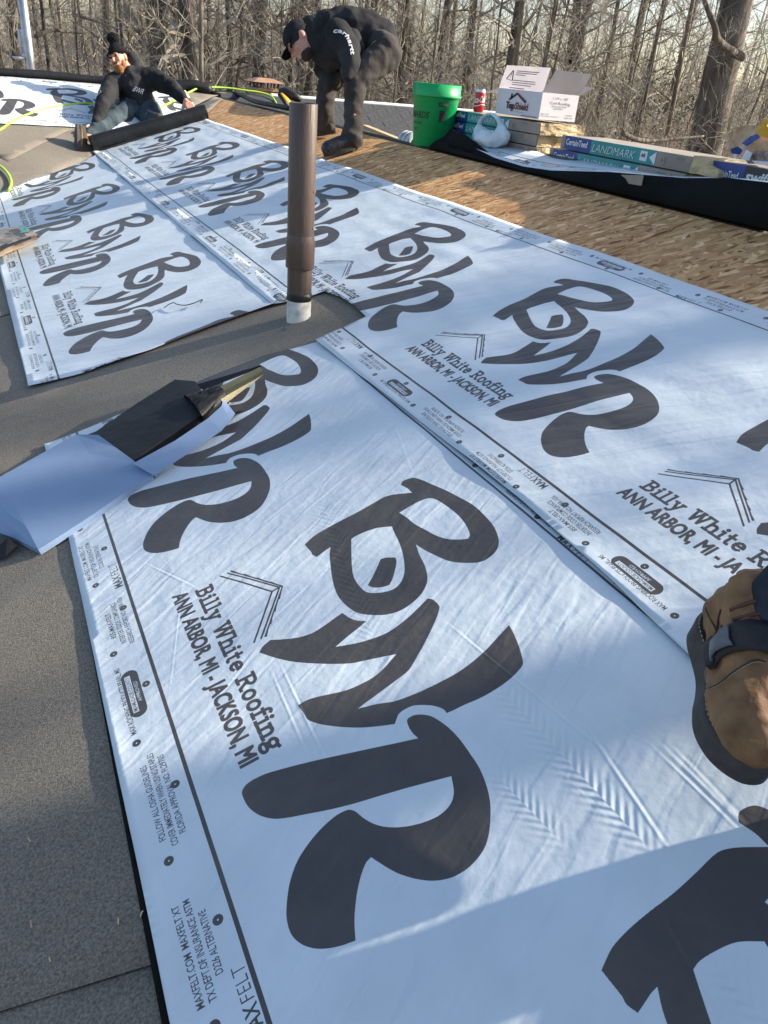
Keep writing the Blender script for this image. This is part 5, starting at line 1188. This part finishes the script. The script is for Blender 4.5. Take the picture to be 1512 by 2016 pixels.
hk = [('cap', [pv2 + IU * .02, b2(268, 190, .36), ch2, b2(256, 150, .26)], [.155, .165, .165, .105], 1.2, IR), ('cap', [ch2 + IU * .02, sL], [.14, .095]), ('cap', [ch2 + IU * .03, sR], [.14, .10]), ('cap', [sL, eL, wL + (eL - wL) * .22], [.092, .066, .048]), ('cap', [sR, eR, wR + (eR - wR) * .18], [.10, .075, .05]),
      ('cap', [b2(236, 150, .2), b2(262, 148, .3), b2(285, 146, .3)], [.06, .075, .07])]
remesh('hooded_jacket', hk, .008, M_cloth, man2, 3, .016, 8)
remesh('hood', [('cap', [b2(256, 112, .30), b2(266, 128, .30), b2(270, 146, .28), b2(250, 158, .16)], [.05, .06, .065, .05], 1.3, IF)], .007, M_cloth, man2, 2, .006, 14)
remesh('jeans', [('cap', [hipL, knL, anL + (knL - anL) * .1], [.11, .085, .068]), ('cap', [hipR, knR], [.13, .11]), ('cap', [knR, anR], [.10, .07]), ('cap', [hipL, hipR], [.13, .13])], .008, M_jeans, man2, 3, .012, 10)
remesh('beanie', [('ell', q2(0, -.012, .052), (.083, .098, .088), HR2), ('cap', [q2(0, -.01, .10), q2(0, -.015, .14)], [.062, .045])], .006, M_knit, man2, 2, .002, 50)
bm = bmesh.new(); ring = [q2(math.sin(t) * .084, -.01 + math.cos(t) * .098, .048) for t in np.linspace(0, 2 * math.pi, 25)[:-1]]
tube(bm, ring + [ring[0]], .017, 10, cap=False, flat=1.2); bobj('beanie_cuff', bm, M_knit, man2, True)
remesh('bobble', [('ell', q2(0.01, -.015, .180), (.055, .055, .048), None)], .005, M_knit, man2, 0, .014, 60)
remesh('beard', [('ell', q2(0, .06, -.098), (.047, .042, .050), HR2), ('ell', q2(.048, .025, -.065), (.020, .035, .045), HR2), ('ell', q2(-.048, .025, -.065), (.020, .035, .045), HR2), ('cap', [q2(-.028, .092, -.046), q2(0, .1, -.044), q2(.028, .092, -.046)], [.008, .009, .008])], .0045, M_beard, man2, 1, .006, 60)
for sx in (-1, 1):
    bm = bmesh.new(); g = bmesh.ops.create_uvsphere(bm, u_segments=10, v_segments=8, radius=.0115); bmesh.ops.translate(bm, verts=g['verts'], vec=q2(sx * .031, .079, .014)); bobj('eye', bm, M_darkhair, man2, True)
    bm = bmesh.new(); tube(bm, [q2(sx * .014, .098, .032), q2(sx * .032, .097, .037), q2(sx * .048, .086, .032)], [.004, .005, .003], 6); bobj('eyebrow', bm, M_beard, man2, True)
lt = lettering('BWR', b2(261, 179, -.2), (IR * .94 - IU * .34), (IU * .94 + IR * .34), .055, M_white_ink, man2, width=.10, name='chest_emblem', bold=-.01, shear=.3)
bpy.context.view_layer.update()
jm = [c for c in man2.children if c.name.startswith('hooded_jacket')][0]
for v in lt.data.vertices:
    ok, loc, nrm, _ = jm.ray_cast(v.co - IF * .5, IF)
    if ok: v.co = loc - IF * .004
bm = bmesh.new(); bmesh.ops.create_circle(bm, cap_ends=True, radius=.045, segments=18); 
o = bobj('sleeve_patch', bm, M_white_ink, man2); cpos = b2(197, 192, .0)
for v in o.data.vertices:
    p = cpos + IR * v.co.x + IU * v.co.y; ok, loc, nrm, _ = jm.ray_cast(p - IF * .5, IF); v.co = (loc if ok else p) - IF * .004
# boots: far-left one with sole to us
bd2 = (-IR * .85 - IF * .45 + IU * .1).normalized()
def blk_boot(parent, c, sole_dir, toe_dir):
    """boot whose sole faces sole_dir, toes point along toe_dir"""
    n_ = -Vector(sole_dir).normalized(); d_ = Vector(toe_dir); d_ -= n_ * d_.dot(n_); d_.normalize(); s_ = n_.cross(d_); g = Vector(c)
    bt = remesh('boot', [('cap', [g + n_ * .15, g + n_ * .06], [.055, .056]), ('cap', [g + n_ * .05 - d_ * .03, g + n_ * .05 + d_ * .09, g + n_ * .045 + d_ * .17], [.05, .05, .045])], .006, M_leather2, parent, 2, .003, 30)
    N = 32; ol = []
    for i in range(N):
        t = 2 * math.pi * i / N; x = math.cos(t) * .15 + .065; ol.append((x, math.sin(t) * .05 * (1 + .1 * math.cos(t))))
    bm = bmesh.new(); r0 = [bm.verts.new(g + d_ * x + s_ * y) for x, y in ol]; r1_ = [bm.verts.new(g + d_ * x + s_ * y + n_ * .032) for x, y in ol]
    for k in range(N): bm.faces.new((r0[k], r0[(k + 1) % N], r1_[(k + 1) % N], r1_[k]))
    bm.faces.new(r1_); bm.faces.new(r0[::-1]); bobj('sole', bm, M_sole, bt)
    r0 = None; bm = bmesh.new(); tube(bm, [g + n_ * .04 + d_ * x + s_ * y * .98 for x, y in ol] + [g + n_ * .04 + d_ * ol[0][0] + s_ * ol[0][1]], .008, 6, cap=False); bobj('welt', bm, M_tan, bt)
blk_boot(man2, b2(149, 290, -.04), (-IR * .80 - IF * .60), (IU * 1.0 - IR * .12 - IF * .1))
blk_boot(man2, anR + Vector((0, 0, 0)), (IR * .3 + IF), (-IU * .2 + IR))
rebase(man2, b2(280, 250, .3))

# ---- third worker: only the boot is in the frame, the rest stands just beside it
man3 = empty('person', 'person at the right edge with only brown strapped work boot and denim cuff in view', 'person')
nv = Vector(NW.tolist())
heel = Vector(P(1402, 1262, .115)); toe = Vector(P(1458, 1554, .085)); fd = (toe - heel); FL = fd.length; fd.normalize(); fs = nv.cross(fd)     # fs = person's left
if fs.dot(IR) < 0: fs = -fs
ST = .040; h0 = ST - .022; AB = math.radians(19)
nb = (nv * math.cos(AB) + fs * math.sin(AB)); fs0 = fs.copy(); fs = (fs0 * math.cos(AB) - nv * math.sin(AB)); hb = heel + nv * (.045 * math.sin(AB))
def fb(x, y, z): return hb + fd * (x * FL) + fs * (y * 1.0) + nb * (z * .97 + h0)
def gb(x, y, z): return heel + fd * (x * FL) + fs0 * y + Vector((0, 0, z - .03))
ol = [(-.03, 0), (-.02, -.026), (.03, -.043), (.12, -.050), (.25, -.047), (.38, -.045), (.50, -.050), (.62, -.059), (.75, -.062), (.87, -.052), (.95, -.035), (1.0, -.012), (1.01, .008), (.98, .030), (.90, .044), (.78, .050), (.64, .046), (.50, .038), (.38, .034), (.25, .036), (.12, .040), (.03, .036), (-.02, .022)]
olv = bez([Vector((x, y, 0)) for x, y in ol + [ol[0]]], 4)[:-1]; N = len(olv)
sdir = Vector((math.sin(_a), math.cos(_a), 0)); H2 = Vector(P(1512, 1612, 0)) + sdir * .24; H2.z = H2.x * TS; K2 = H2 + fd * .08; TB = (heel + K2) / 2 + fs0 * .14; TB.z = K2.z
def tb(x, y, z): return Vector((TB.x + x, TB.y + y, TB.z + z))
remesh('body', [('cap', [fb(.2, .01, .09), fb(.24, .05, .22), gb(.3, .2, .5), tb(0, 0, .95), tb(0, 0, 1.4)], [.035, .04, .055, .10, .11]),
       ('ell', tb(0, 0, 1.72), (.085, .10, .12), None), ('cap', [tb(0, 0, 1.4), tb(0, 0, 1.66)], [.11, .06])], .012, M_skin, man3, 3)
prt = [('cap', [fb(.22, .022, .108), fb(.27, .045, .18), gb(.34, .24, .48), tb(-.06, .05, .9)], [.052, .060, .08, .12], 1.0), ('cap', [tb(.03, -.05, .90), K2 + Vector((.0, -.06, .48)), K2 + Vector((0, 0, .10))], [.12, .085, .07])]
remesh('jeans', prt, .006, M_jeans2, man3, 2, .012, 16)
remesh('jacket', [('cap', [tb(0, 0, .92), tb(0, 0, 1.2), tb(0, 0, 1.48)], [.15, .17, .14]), ('cap', [tb(-.14, .12, 1.45), tb(-.12, .14, 1.0)], [.07, .05]), ('cap', [tb(.14, -.14, 1.45), tb(.16, -.16, 1.0)], [.07, .05])], .014, M_cloth, man3, 3, .015, 8)
# boot upper: lofted sections heel -> toe
bt = remesh('boot', [
    ('cap', [fb(.15, .012, .115), fb(.12, .004, .08), fb(.10, 0, .05)], [.046, .048, .044], .95, fs),
    ('cap', [fb(.03, 0, .045), fb(.3, -.003, .042), fb(.5, -.005, .04), fb(.72, -.007, .038)], [.038, .040, .044, .050], 1, fs),
    ('cap', [fb(.17, 0, .13), fb(.38, -.002, .088), fb(.56, -.004, .062), fb(.74, -.006, .05)], [.045, .042, .042, .044], 1.0, fs),
    ('ell', fb(.80, -.005, .045), (.052, .058, .038), Matrix((fs, fd, nb)).transposed()), ('ell', fb(.70, -.005, .038), (.056, .06, .036), Matrix((fs, fd, nb)).transposed())], .0045, M_leather, man3, 3, .0065, 24)
def ringat(z, k, s=1.): return [fb(.5 + (v.x - .5) * s, v.y * s * 1.0, z) for v in olv]
bm = bmesh.new(); rs = [[bm.verts.new(p) for p in ringat(z, 0, s)] for z, s in ((-h0, .97), (-h0 + .004, 1.0), (.008, 1.0), (.022, 1.01), (.030, 1.0), (.032, .97), (.032, .90))]
for a, b in zip(rs, rs[1:]):
    for k in range(N): bm.faces.new((a[k], a[(k + 1) % N], b[(k + 1) % N], b[k]))
bm.faces.new(rs[0][::-1]); bm.faces.new(rs[-1]); bmesh.ops.recalc_face_normals(bm, faces=bm.faces[:]); bobj('sole', bm, M_sole, bt, True)
M_stitch = mat('pale_thread', (.32, .26, .18), .8)
bm = bmesh.new(); st = ringat(.0335, 0, .965)
for i in range(0, N, 1): tube(bm, [st[i].lerp(st[(i + 1) % N], .1), st[i].lerp(st[(i + 1) % N], .65)], .0011, 4)
o = bobj('welt_stitching', bm, M_stitch, bt)
bpy.context.view_layer.update()
def onboot(p, dr, off=.002):
    ok, loc, nrm, _ = bt.ray_cast(Vector(p), Vector(dr).normalized()); return (loc + nrm * off) if ok else None
def band(name, x, wdt, m, z_off=.003, a0=-78, a1=88, par=bt, slant=0.):
    """strap over the boot at fraction x"""
    bm = bmesh.new(); rows = []
    for i in range(25):
        a_ = math.radians(a0 + (a1 - a0) * i / 24); row = []
        for e in (-1, -.5, 0, .5, 1):
            c = fb(x + e * wdt / FL / 2 + slant * math.sin(a_), 0, .035); dr = (fs * math.sin(a_) + nb * math.cos(a_)); p = c + dr * .25
            q_ = onboot(p, -dr, z_off); row.append(q_ if q_ else c + dr * .05)
        rows.append([bm.verts.new(p) for p in row])
    for a, b in zip(rows, rows[1:]):
        for k in range(4): bm.faces.new((a[k], a[k + 1], b[k + 1], b[k]))
    o = bobj(name, bm, m, par, True); s = o.modifiers.new('s', 'SOLIDIFY'); s.thickness = .0035; s.offset = 1; return o
band('strap', .47, .036, M_strap, .004, slant=.05); band('strap_keeper', .445, .042, M_strap, .007, -80, -52, slant=.05); band('strap_patch', .455, .027, M_patch, .009, -58, -28, slant=.05)
def seamline(pts, m=M_leather2, r=.0016, nm='seam'):
    out = []
    for x, a_ in pts:
        a_ = math.radians(a_); c = fb(x, 0, .04); dr = fs * math.sin(a_) + nb * math.cos(a_); q_ = onboot(c + dr * .3, -dr, .0008)
        if q_: out.append(q_)
    if len(out) > 2: bm = bmesh.new(); tube(bm, bez(out, 3), r, 5); bobj(nm, bm, m, bt, True)
seamline([(.28, -85), (.29, -70), (.26, -58), (.22, -48), (.19, -38)]); seamline([(.30, -82), (.36, -66), (.34, -50), (.30, -40)]); seamline([(.02, -70), (.10, -66), (.2, -60), (.28, -56)])
seamline([(.62, -84), (.63, -60), (.60, -35), (.57, -10), (.58, 20), (.61, 50)]); seamline([(.625, -84), (.636, -60), (.606, -35), (.576, -10), (.586, 20), (.616, 50)], M_stitch, .0008)
for i in range(4):
    x_ = .30 + i * .055; seamline([(x_, -28), (x_ + .012, -12), (x_ + .0, 4), (x_ - .01, 22)], mat('red_brown_lace', (.10, .035, .025), .7) if i == 0 else D.materials['red_brown_lace'], .003, 'lace')
# tongue / collar
# other boot, out of view to the right
o2_ = boot_small(man3, K2, K2 + fd * .3, .03, M_leather, M_sole, 1.05)
rebase(man3, heel)

# ================================================================ LOOSE BITS: staples and splinters on the membrane
for i, (x, y, dx, dy) in enumerate([(60, 1812, 2, 14), (276, 1805, 5, -12), (233, 1820, 0, -12), (97, 1885, 2, 8), (55, 1650, 4, 6)]):
    bm = bmesh.new(); a = Vector(P(x, y, .008)); b = Vector(P(x + dx, y + dy, .009)); tube(bm, [a, a.lerp(b, .5) + nv * .001, b], .0012, 5)
    tag(bobj('wood_splinter', bm, M_wood), 'tiny pale splinter on the dark membrane beside the near sheet edge', 'splinter', 'splinters on the grey membrane')

# ================================================================ WOODS
def tube_np(V, Fc, pts, rad, n):
    base_ = len(V); up = None
    for i, p in enumerate(pts):
        t = (pts[min(i + 1, len(pts) - 1)] - pts[max(i - 1, 0)]).normalized(); u_ = t.orthogonal().normalized() if up is None else (up - t * up.dot(t)).normalized(); up = u_; v_ = t.cross(u_)
        for k in range(n): a_ = 2 * math.pi * k / n; V.append(p + (u_ * math.cos(a_) + v_ * math.sin(a_)) * rad[i])
    for i in range(len(pts) - 1):
        for k in range(n): a_ = base_ + i * n; Fc.append((a_ + k, a_ + (k + 1) % n, a_ + n + (k + 1) % n, a_ + n + k))
def rv(r): return Vector((r.gauss(0, 1), r.gauss(0, 1), r.gauss(0, 1)))
def branch(r, V, Fc, p, d, ln, rad, lvl, up=.15, maxl=3):
    n = 5 if lvl == 1 else (4 if lvl == 2 else 3); seg = 6 if lvl < 3 else 4; pts = [p]; rads = [rad]; dd = d.normalized()
    for i in range(seg): dd = (dd + rv(r) * .20 + Vector((0, 0, up * .6))).normalized(); p = p + dd * ln / seg; pts.append(p); rads.append(rad * (1 - .8 * (i + 1) / seg))
    tube_np(V, Fc, pts, rads, n)
    if lvl < maxl:
        for c in range({1: 6, 2: 4}.get(lvl, 3)):
            i = r.randint(1, seg - 1); side_ = rv(r); side_ -= dd * side_.dot(dd); side_.normalize()
            branch(r, V, Fc, pts[i], (pts[i + 1] - pts[i]).normalized() * .7 + side_ * .8, ln * r.uniform(.4, .65), max(rads[i] * .55, .0035), lvl + 1, up, maxl)
def make_tree(seed, H, r0, low, nb, fork=False, blen=2.2):
    r = random.Random(seed); V, Fc = [], []; pts = []; rads = []; lean_ = Vector((r.gauss(0, .025), r.gauss(0, .025), 0)); p = Vector((0, 0, -.3)); seg = 14
    for i in range(seg + 1):
        pts.append(p.copy()); t = i / seg; rads.append(r0 * (1.25 if i == 0 else 1) * (1 - .82 * t) + .004); p = p + Vector((0, 0, H / seg)) + (lean_ + Vector((r.gauss(0, .035), r.gauss(0, .035), 0))) * H / seg
    tube_np(V, Fc, pts, rads, 14 if r0 > .12 else 8)
    tm = D.meshes.new('trunk'); tm.from_pydata([tuple(v) for v in V], [], Fc); tm.materials.append(M_bark if r0 > .1 else M_bark2); tm.polygons.foreach_set('use_smooth', [True] * len(tm.polygons))
    V, Fc = [], []
    for b in range(nb):
        t = low + (1 - low) * (r.random() ** 1.3); f_ = t * seg; i = min(int(f_), seg - 1); q_ = pts[i].lerp(pts[i + 1], f_ - i); a_ = r.uniform(0, 2 * math.pi)
        branch(r, V, Fc, q_, Vector((math.cos(a_), math.sin(a_), r.uniform(.1, .9))), blen * r.uniform(.5, 1.2) * (1.15 - .5 * t), max(r0 * .30 * (1 - .5 * t), .009), 1, .12, 3)
    cm = D.meshes.new('branches'); cm.from_pydata([tuple(v) for v in V], [], Fc); cm.materials.append(M_twig)
    return tm, cm
BIG = [make_tree(11 + i, 15, .26, .22, 30, blen=3.0) for i in range(3)]
MID = [make_tree(31 + i, 13, .13, .15, 34, blen=2.4) for i in range(3)]
GREAT = [make_tree(5, 15, .26, .5, 24, blen=3.0)]
SLIM = [make_tree(51 + i, 10, .06, .10, 34, blen=1.9) for i in range(4)]
SAP = [make_tree(71 + i, 6.5, .028, .08, 34, blen=1.5) for i in range(4)]
def place(kind, x, y, sc_, label, group, rz=None, tilt=(0, 0), cat='tree', name='bare_tree'):
    tm, cm = kind; r = empty(name, label, cat, group); r.location = (x, y, gh(x, y)); r.rotation_euler = (tilt[0], tilt[1], random.uniform(0, 6.28) if rz is None else rz); r.scale = (sc_[0], sc_[0], sc_[1])
    for nm, me in (('trunk', tm), ('branches', cm)): o = D.objects.new(nm, me); COL.objects.link(o); o.parent = r
    return r
# trunks one can tell apart: (x in photo at y, y, diameter px, real diameter, kind)
hand = [(318, 60, 34, .46, BIG, 'thick dark trunk directly behind the kneeling man\'s right shoulder', 0),
        (352, 50, 22, .42, BIG, 'leaning trunk forking beside the thick trunk behind the kneeling man', .07),
        (375, 80, 34, .46, BIG, 'thick trunk with a lit right side, right of the kneeling man\'s head', 0),
        (500, 80, 26, .40, BIG, 'trunk rising just left of the bent man beside the chimney', 0),
        (560, 60, 15, .26, MID, 'slim straight trunk close left of the bent man\'s cap', 0),
        (605, 150, 20, .34, MID, 'grey trunk showing under the bent man\'s bowed head', 0),
        (300, 60, 10, .24, MID, 'narrow trunk left of the thick trunks by the kneeling man', 0),
        (268, 60, 11, .24, MID, 'narrow trunk above the kneeling man\'s shoulder', 0),
        (430, 80, 11, .22, MID, 'narrow dark trunk between thick trunk and chimney', 0),
        (395, 60, 10, .22, MID, 'thin crooked trunk beside the thick trunk with lit side', .05),
        (825, 110, 17, .28, MID, 'leaning brown trunk above the green pail', .06),
        (868, 90, 16, .26, MID, 'pale-sided trunk standing right of the leaning brown trunk', .02),
        (895, 100, 12, .24, MID, 'thin leaning trunk near the pail\'s right rim', .07),
        (935, 90, 18, .30, MID, 'sturdy trunk rising behind the soda can', .06),
        (1030, 60, 24, .36, BIG, 'broad shaded trunk behind the white carton', .0),
        (1125, 70, 20, .34, MID, 'dark leaning trunk behind the carton\'s raised end flap', .08),
        (1155, 60, 20, .34, MID, 'dark trunk just right of the carton flap', .10),
        (1205, 120, 12, .22, MID, 'thin trunk above the blue end of the low bundle stack', .08),
        (1255, 120, 16, .28, MID, 'bright-edged trunk above the teal bundle stack', .09),
        (1315, 130, 12, .22, MID, 'slender leaning trunk left of the great trunk', .10),
        (1482, 60, 70, .80, GREAT, 'great furrowed trunk leaning at the right edge beyond the starter bundle', .045),
        (700, 12, 12, .24, MID, 'trunk showing above the bent man\'s back', 0),
        (790, 60, 9, .22, MID, 'thin trunk right of the bent man\'s hip', .05),
        (30, 70, 24, .42, BIG, 'dark trunk at the far left behind the steel pole', 0),
        (110, 60, 8, .20, MID, 'thin trunk right of the steel pole', 0), (165, 60, 8, .2, MID, 'thin trunk left of the kneeling man\'s hat', 0), (205, 40, 9, .22, MID, 'curved trunk just above the bobble hat', 0)]
for (x, y, wpx, dia, kind, lb, tl_) in hand:
    dist = dia * F_ / wpx; p = Vector(dep(x, y, dist)); kd = random.choice(kind); r0 = {id(BIG): .26, id(GREAT): .26, id(MID): .13}[id(kind)]
    s_ = dia / 2 / r0 / .82
    o = place(kd, p.x, p.y, (s_, max(.9, min(1.3, s_))), lb, None, tilt=(0, 0))
# lean the great trunk a little and give it a bough
rnd = random.Random(3)
def where_(x, y, z):
    c = M.T @ (np.array([x, y, z + 4.]) - CAM); q = K @ c; px = q[0] / q[2]; dd = c[2]
    LM = [(-9e9, 'beyond the left edge'), (0, 'by the steel pole'), (110, 'left of the bobble hat'), (215, 'over the kneeling man'), (300, 'by the twin thick trunks'), (410, 'between thick trunks and chimney'), (490, 'above the chimney'), (560, 'behind the bent man\'s head'), (640, 'behind the bent man\'s back'), (780, 'left of the green pail'), (850, 'above the green pail'), (925, 'above the soda can'), (985, 'behind the white carton'), (1090, 'behind the carton\'s end flap'), (1170, 'above the blue wrappers'), (1240, 'above the teal wrappers'), (1320, 'left of the great trunk'), (1420, 'behind the great trunk'), (1512, 'beyond the right edge')]
    t = [l for a, l in LM if px >= a][-1]; k = 'closest row' if dd < 22 else 'near row' if dd < 29 else 'middle row' if dd < 37 else 'far row' if dd < 46 else 'farthest row'
    return t + ', ' + k
def scatter(kind_list, n, y0, y1, grp, label, sc0, sc1, seed, name='bare_tree', spread=1.):
    rr = random.Random(seed); c = 0
    while c < n:
        d_ = rr.uniform(y0, y1); a_ = math.radians(rr.uniform(-9, 58)); x = CAM[0] + math.sin(a_) * d_; y = math.cos(a_) * d_
        if y < 13 and x < 7: continue
        if x < 7 and y < 13.5: continue
        s_ = rr.uniform(sc0, sc1); ln_ = rr.gauss(0, .05); place(rr.choice(kind_list), x, y, (s_, s_), label + (' leaning ' if abs(ln_) > .045 else ' ') + where_(x, y, gh(x, y)), grp, rr.uniform(0, 6.28), (rr.gauss(0, .03), ln_), name=name); c += 1
scatter(MID, 34, 26, 62, 'bare trees standing in the woods', 'sturdy leafless tree', .7, 1.3, 1)
scatter(SLIM, 60, 20, 60, 'slim bare trees in the woods', 'slim leafless tree', .8, 1.5, 2)
scatter(SAP, 80, 20, 45, 'thin saplings at the wood edge', 'thin twiggy sapling', .8, 1.4, 3, 'sapling')
# trees that stand sunward of the roof, out of frame; they throw the branch shade on the near sheets
for i, (x, y, kd, s_) in enumerate([(10.5, -2.2, BIG[0], .95), (12.5, -3.9, MID[1], 1.2), (9.5, -4.2, SLIM[0], 1.3), (13.5, -2.0, BIG[1], 1.0), (11.0, -5.6, BIG[2], .9), (8.8, -1.2, SLIM[2], 1.2)]):
    place(kd, x, y, (s_, s_), 'leafless tree on the sunny side of the house, casting branch shade on the near roof', 'trees on the sunny side', 1.3 * i)
# undergrowth
r = random.Random(9); V, Fc = [], []
for i in range(6500):
    d_ = 13.5 + 50 * r.random() ** 1.1; a_ = math.radians(r.uniform(-11, 60)); x = CAM[0] + math.sin(a_) * d_; y = math.cos(a_) * d_
    if x < 7.2 and y < 13.4: continue
    z = gh(x, y) + r.uniform(0, .6) ; ln = r.uniform(.8, 3.4) * (1 + d_ * .01); dd = Vector((r.gauss(0, .5), r.gauss(0, .5), r.uniform(.2, 1.2))).normalized(); p = Vector((x, y, z)); pts = [p]; rad = r.uniform(.004, .013) * (1 + d_ / 60)
    for k in range(5): dd = (dd + rv(r) * .28 + Vector((0, 0, -.10 if k > 2 else .05))).normalized(); p = p + dd * ln / 5; pts.append(p)
    tube_np(V, Fc, pts, [rad * (1 - .15 * k) for k in range(6)], 3)
tag(pobj('undergrowth', V, Fc, M_twig), 'tangle of pale bare twigs and brambles through the woods', None, None, 'stuff')
# far woodland mass
r = random.Random(19); V, Fc = [], []
for i in range(1100):
    d_ = r.uniform(58, 150); a_ = math.radians(r.uniform(-16, 70)); x = CAM[0] + math.sin(a_) * d_; y = math.cos(a_) * d_; p = Vector((x, y, gh(x, y))); H = r.uniform(4.5, 10) + (6 if r.random() < .15 else 0); rad = r.uniform(.06, .2); ln = Vector((r.gauss(0, .04), r.gauss(0, .04), 1))
    tube_np(V, Fc, [p, p + ln * H * .5, p + ln * H], [rad, rad * .7, rad * .2], 4)
    for k in range(6):
        q_ = p + ln * H * r.uniform(.12, .9); dd = Vector((r.gauss(0, 1), r.gauss(0, 1), r.uniform(.2, 1))).normalized(); e_ = q_ + dd * r.uniform(1, 3.5)
        tube_np(V, Fc, [q_, q_.lerp(e_, .5) + rv(r) * .15, e_], [.05, .035, .012], 3)
tag(pobj('distant_woods', V, Fc, M_twig), 'distant mass of bare trees closing the view', None, None, 'stuff')
# rusty leaves clinging near the great trunk, and dark evergreen patches
r = random.Random(29); V, Fc = [], []
for cxp, cyp, dpt, n_, sp in [(1290, 275, 18, 240, 1.0), (1255, 285, 20, 120, 1.2), (1200, 225, 22, 70, 1.2), (1325, 240, 20, 80, 1.2)]:
    c = Vector(dep(cxp, cyp, dpt))
    for i in range(n_):
        p = c + Vector((r.gauss(0, sp * .5), r.gauss(0, sp * .5), r.gauss(0, sp * .35))); a = rv(r).normalized() * .035; b = rv(r).normalized() * .025; k = len(V); V += [p - a, p + b, p + a, p - b]; Fc.append((k, k + 1, k + 2, k + 3))
tag(pobj('dry_leaves', V, Fc, M_leaf), 'rusty dead leaves clinging in the brush left of the great trunk', None, None, 'stuff')
V, Fc = [], []
for cxp, cyp, dpt, n_, sp in [(1300, 215, 30, 1500, 3.0), (450, 140, 45, 1500, 4), (180, 90, 70, 1500, 7), (1180, 190, 50, 1200, 4), (750, 130, 60, 1300, 5)]:
    c = Vector(dep(cxp, cyp, dpt))
    for i in range(n_):
        p = c + Vector((r.gauss(0, sp * .5), r.gauss(0, sp * .4), r.gauss(0, sp * .3))); a = rv(r).normalized() * .11; b = rv(r).normalized() * .03; k = len(V); V += [p - a, p + b, p + a, p - b]; Fc.append((k, k + 1, k + 2, k + 3))
tag(pobj('evergreen_thicket', V, Fc, M_ever), 'dark evergreen foliage deep among the bare trees', None, None, 'stuff')
# bough on the great trunk
c = [Vector(dep(x, y, z)) for x, y, z in ((1462, 112, 17), (1436, 98, 16.6), (1412, 78, 16.2), (1408, 55, 16), (1396, 25, 15.9), (1383, -10, 15.8))]
bm = bmesh.new(); tube(bm, bez(c, 4), list(np.linspace(.10, .045, 21)), 10); 
gt = [o for o in D.objects if o.get('label', '').startswith('great furrowed')][0]
bo = bobj('bough', bm, M_bark, None, True); bpy.context.view_layer.update(); bo.parent = gt; bo.matrix_parent_inverse = gt.matrix_world.inverted()
# fallen boughs in the brush
for i, (pts, dpt, rr_, lb) in enumerate([([(1225, 262), (1255, 275), (1290, 277), (1345, 272), (1385, 268)], 13.5, .045, 'dark fallen bough crossing left of the great trunk'), ([(150, 30), (190, 42), (240, 58), (285, 60)], 22, .05, 'pale diagonal bough left of the thick trunks'), ([(372, 88), (400, 96), (440, 110), (500, 128)], 21, .05, 'dark bough reaching right from the lit thick trunk'), ([(70, 72), (100, 60), (130, 62), (170, 66)], 17, .05, 'dark bough reaching right from behind the steel pole')]):
    bm = bmesh.new(); q_ = bez([dep(x, y, dpt + .3 * k) for k, (x, y) in enumerate(pts)], 5); tube(bm, q_, list(np.linspace(rr_, rr_ * .4, len(q_))), 8); tag(bobj('bough', bm, M_bark if i != 1 else M_twig, smooth=True), lb, 'branch')
# steel pole with bracket
pl = empty('steel_pole', 'shiny galvanised steel pole with a white bracket at the far left', 'pole')
pb_ = Vector(dep(62, 140, 15.5)); gz_ = gh(pb_.x, pb_.y)
bm = bmesh.new(); tube(bm, [Vector((pb_.x, pb_.y, gz_)), Vector((pb_.x, pb_.y, gz_ + 7.5))], .085, 20); bobj('shaft', bm, M_steel, pl, True)
bm = bmesh.new(); a = Vector(dep(44, 108, 15.4)); b = Vector(dep(60, 108, 15.4)); tube(bm, [a, b], .03, 10); tube(bm, [a + Vector((0, 0, .02)), a + Vector((0, 0, .45))], .035, 10); bobj('bracket', bm, M_white, pl, True)
bm = bmesh.new(); a = Vector(dep(40, 112, 15.4)); tube(bm, [a, a - Vector((0, 0, .05))], [.16, .12], 14); bobj('lamp_bowl', bm, M_white, pl, True)
rebase(pl, (pb_.x, pb_.y, gz_))
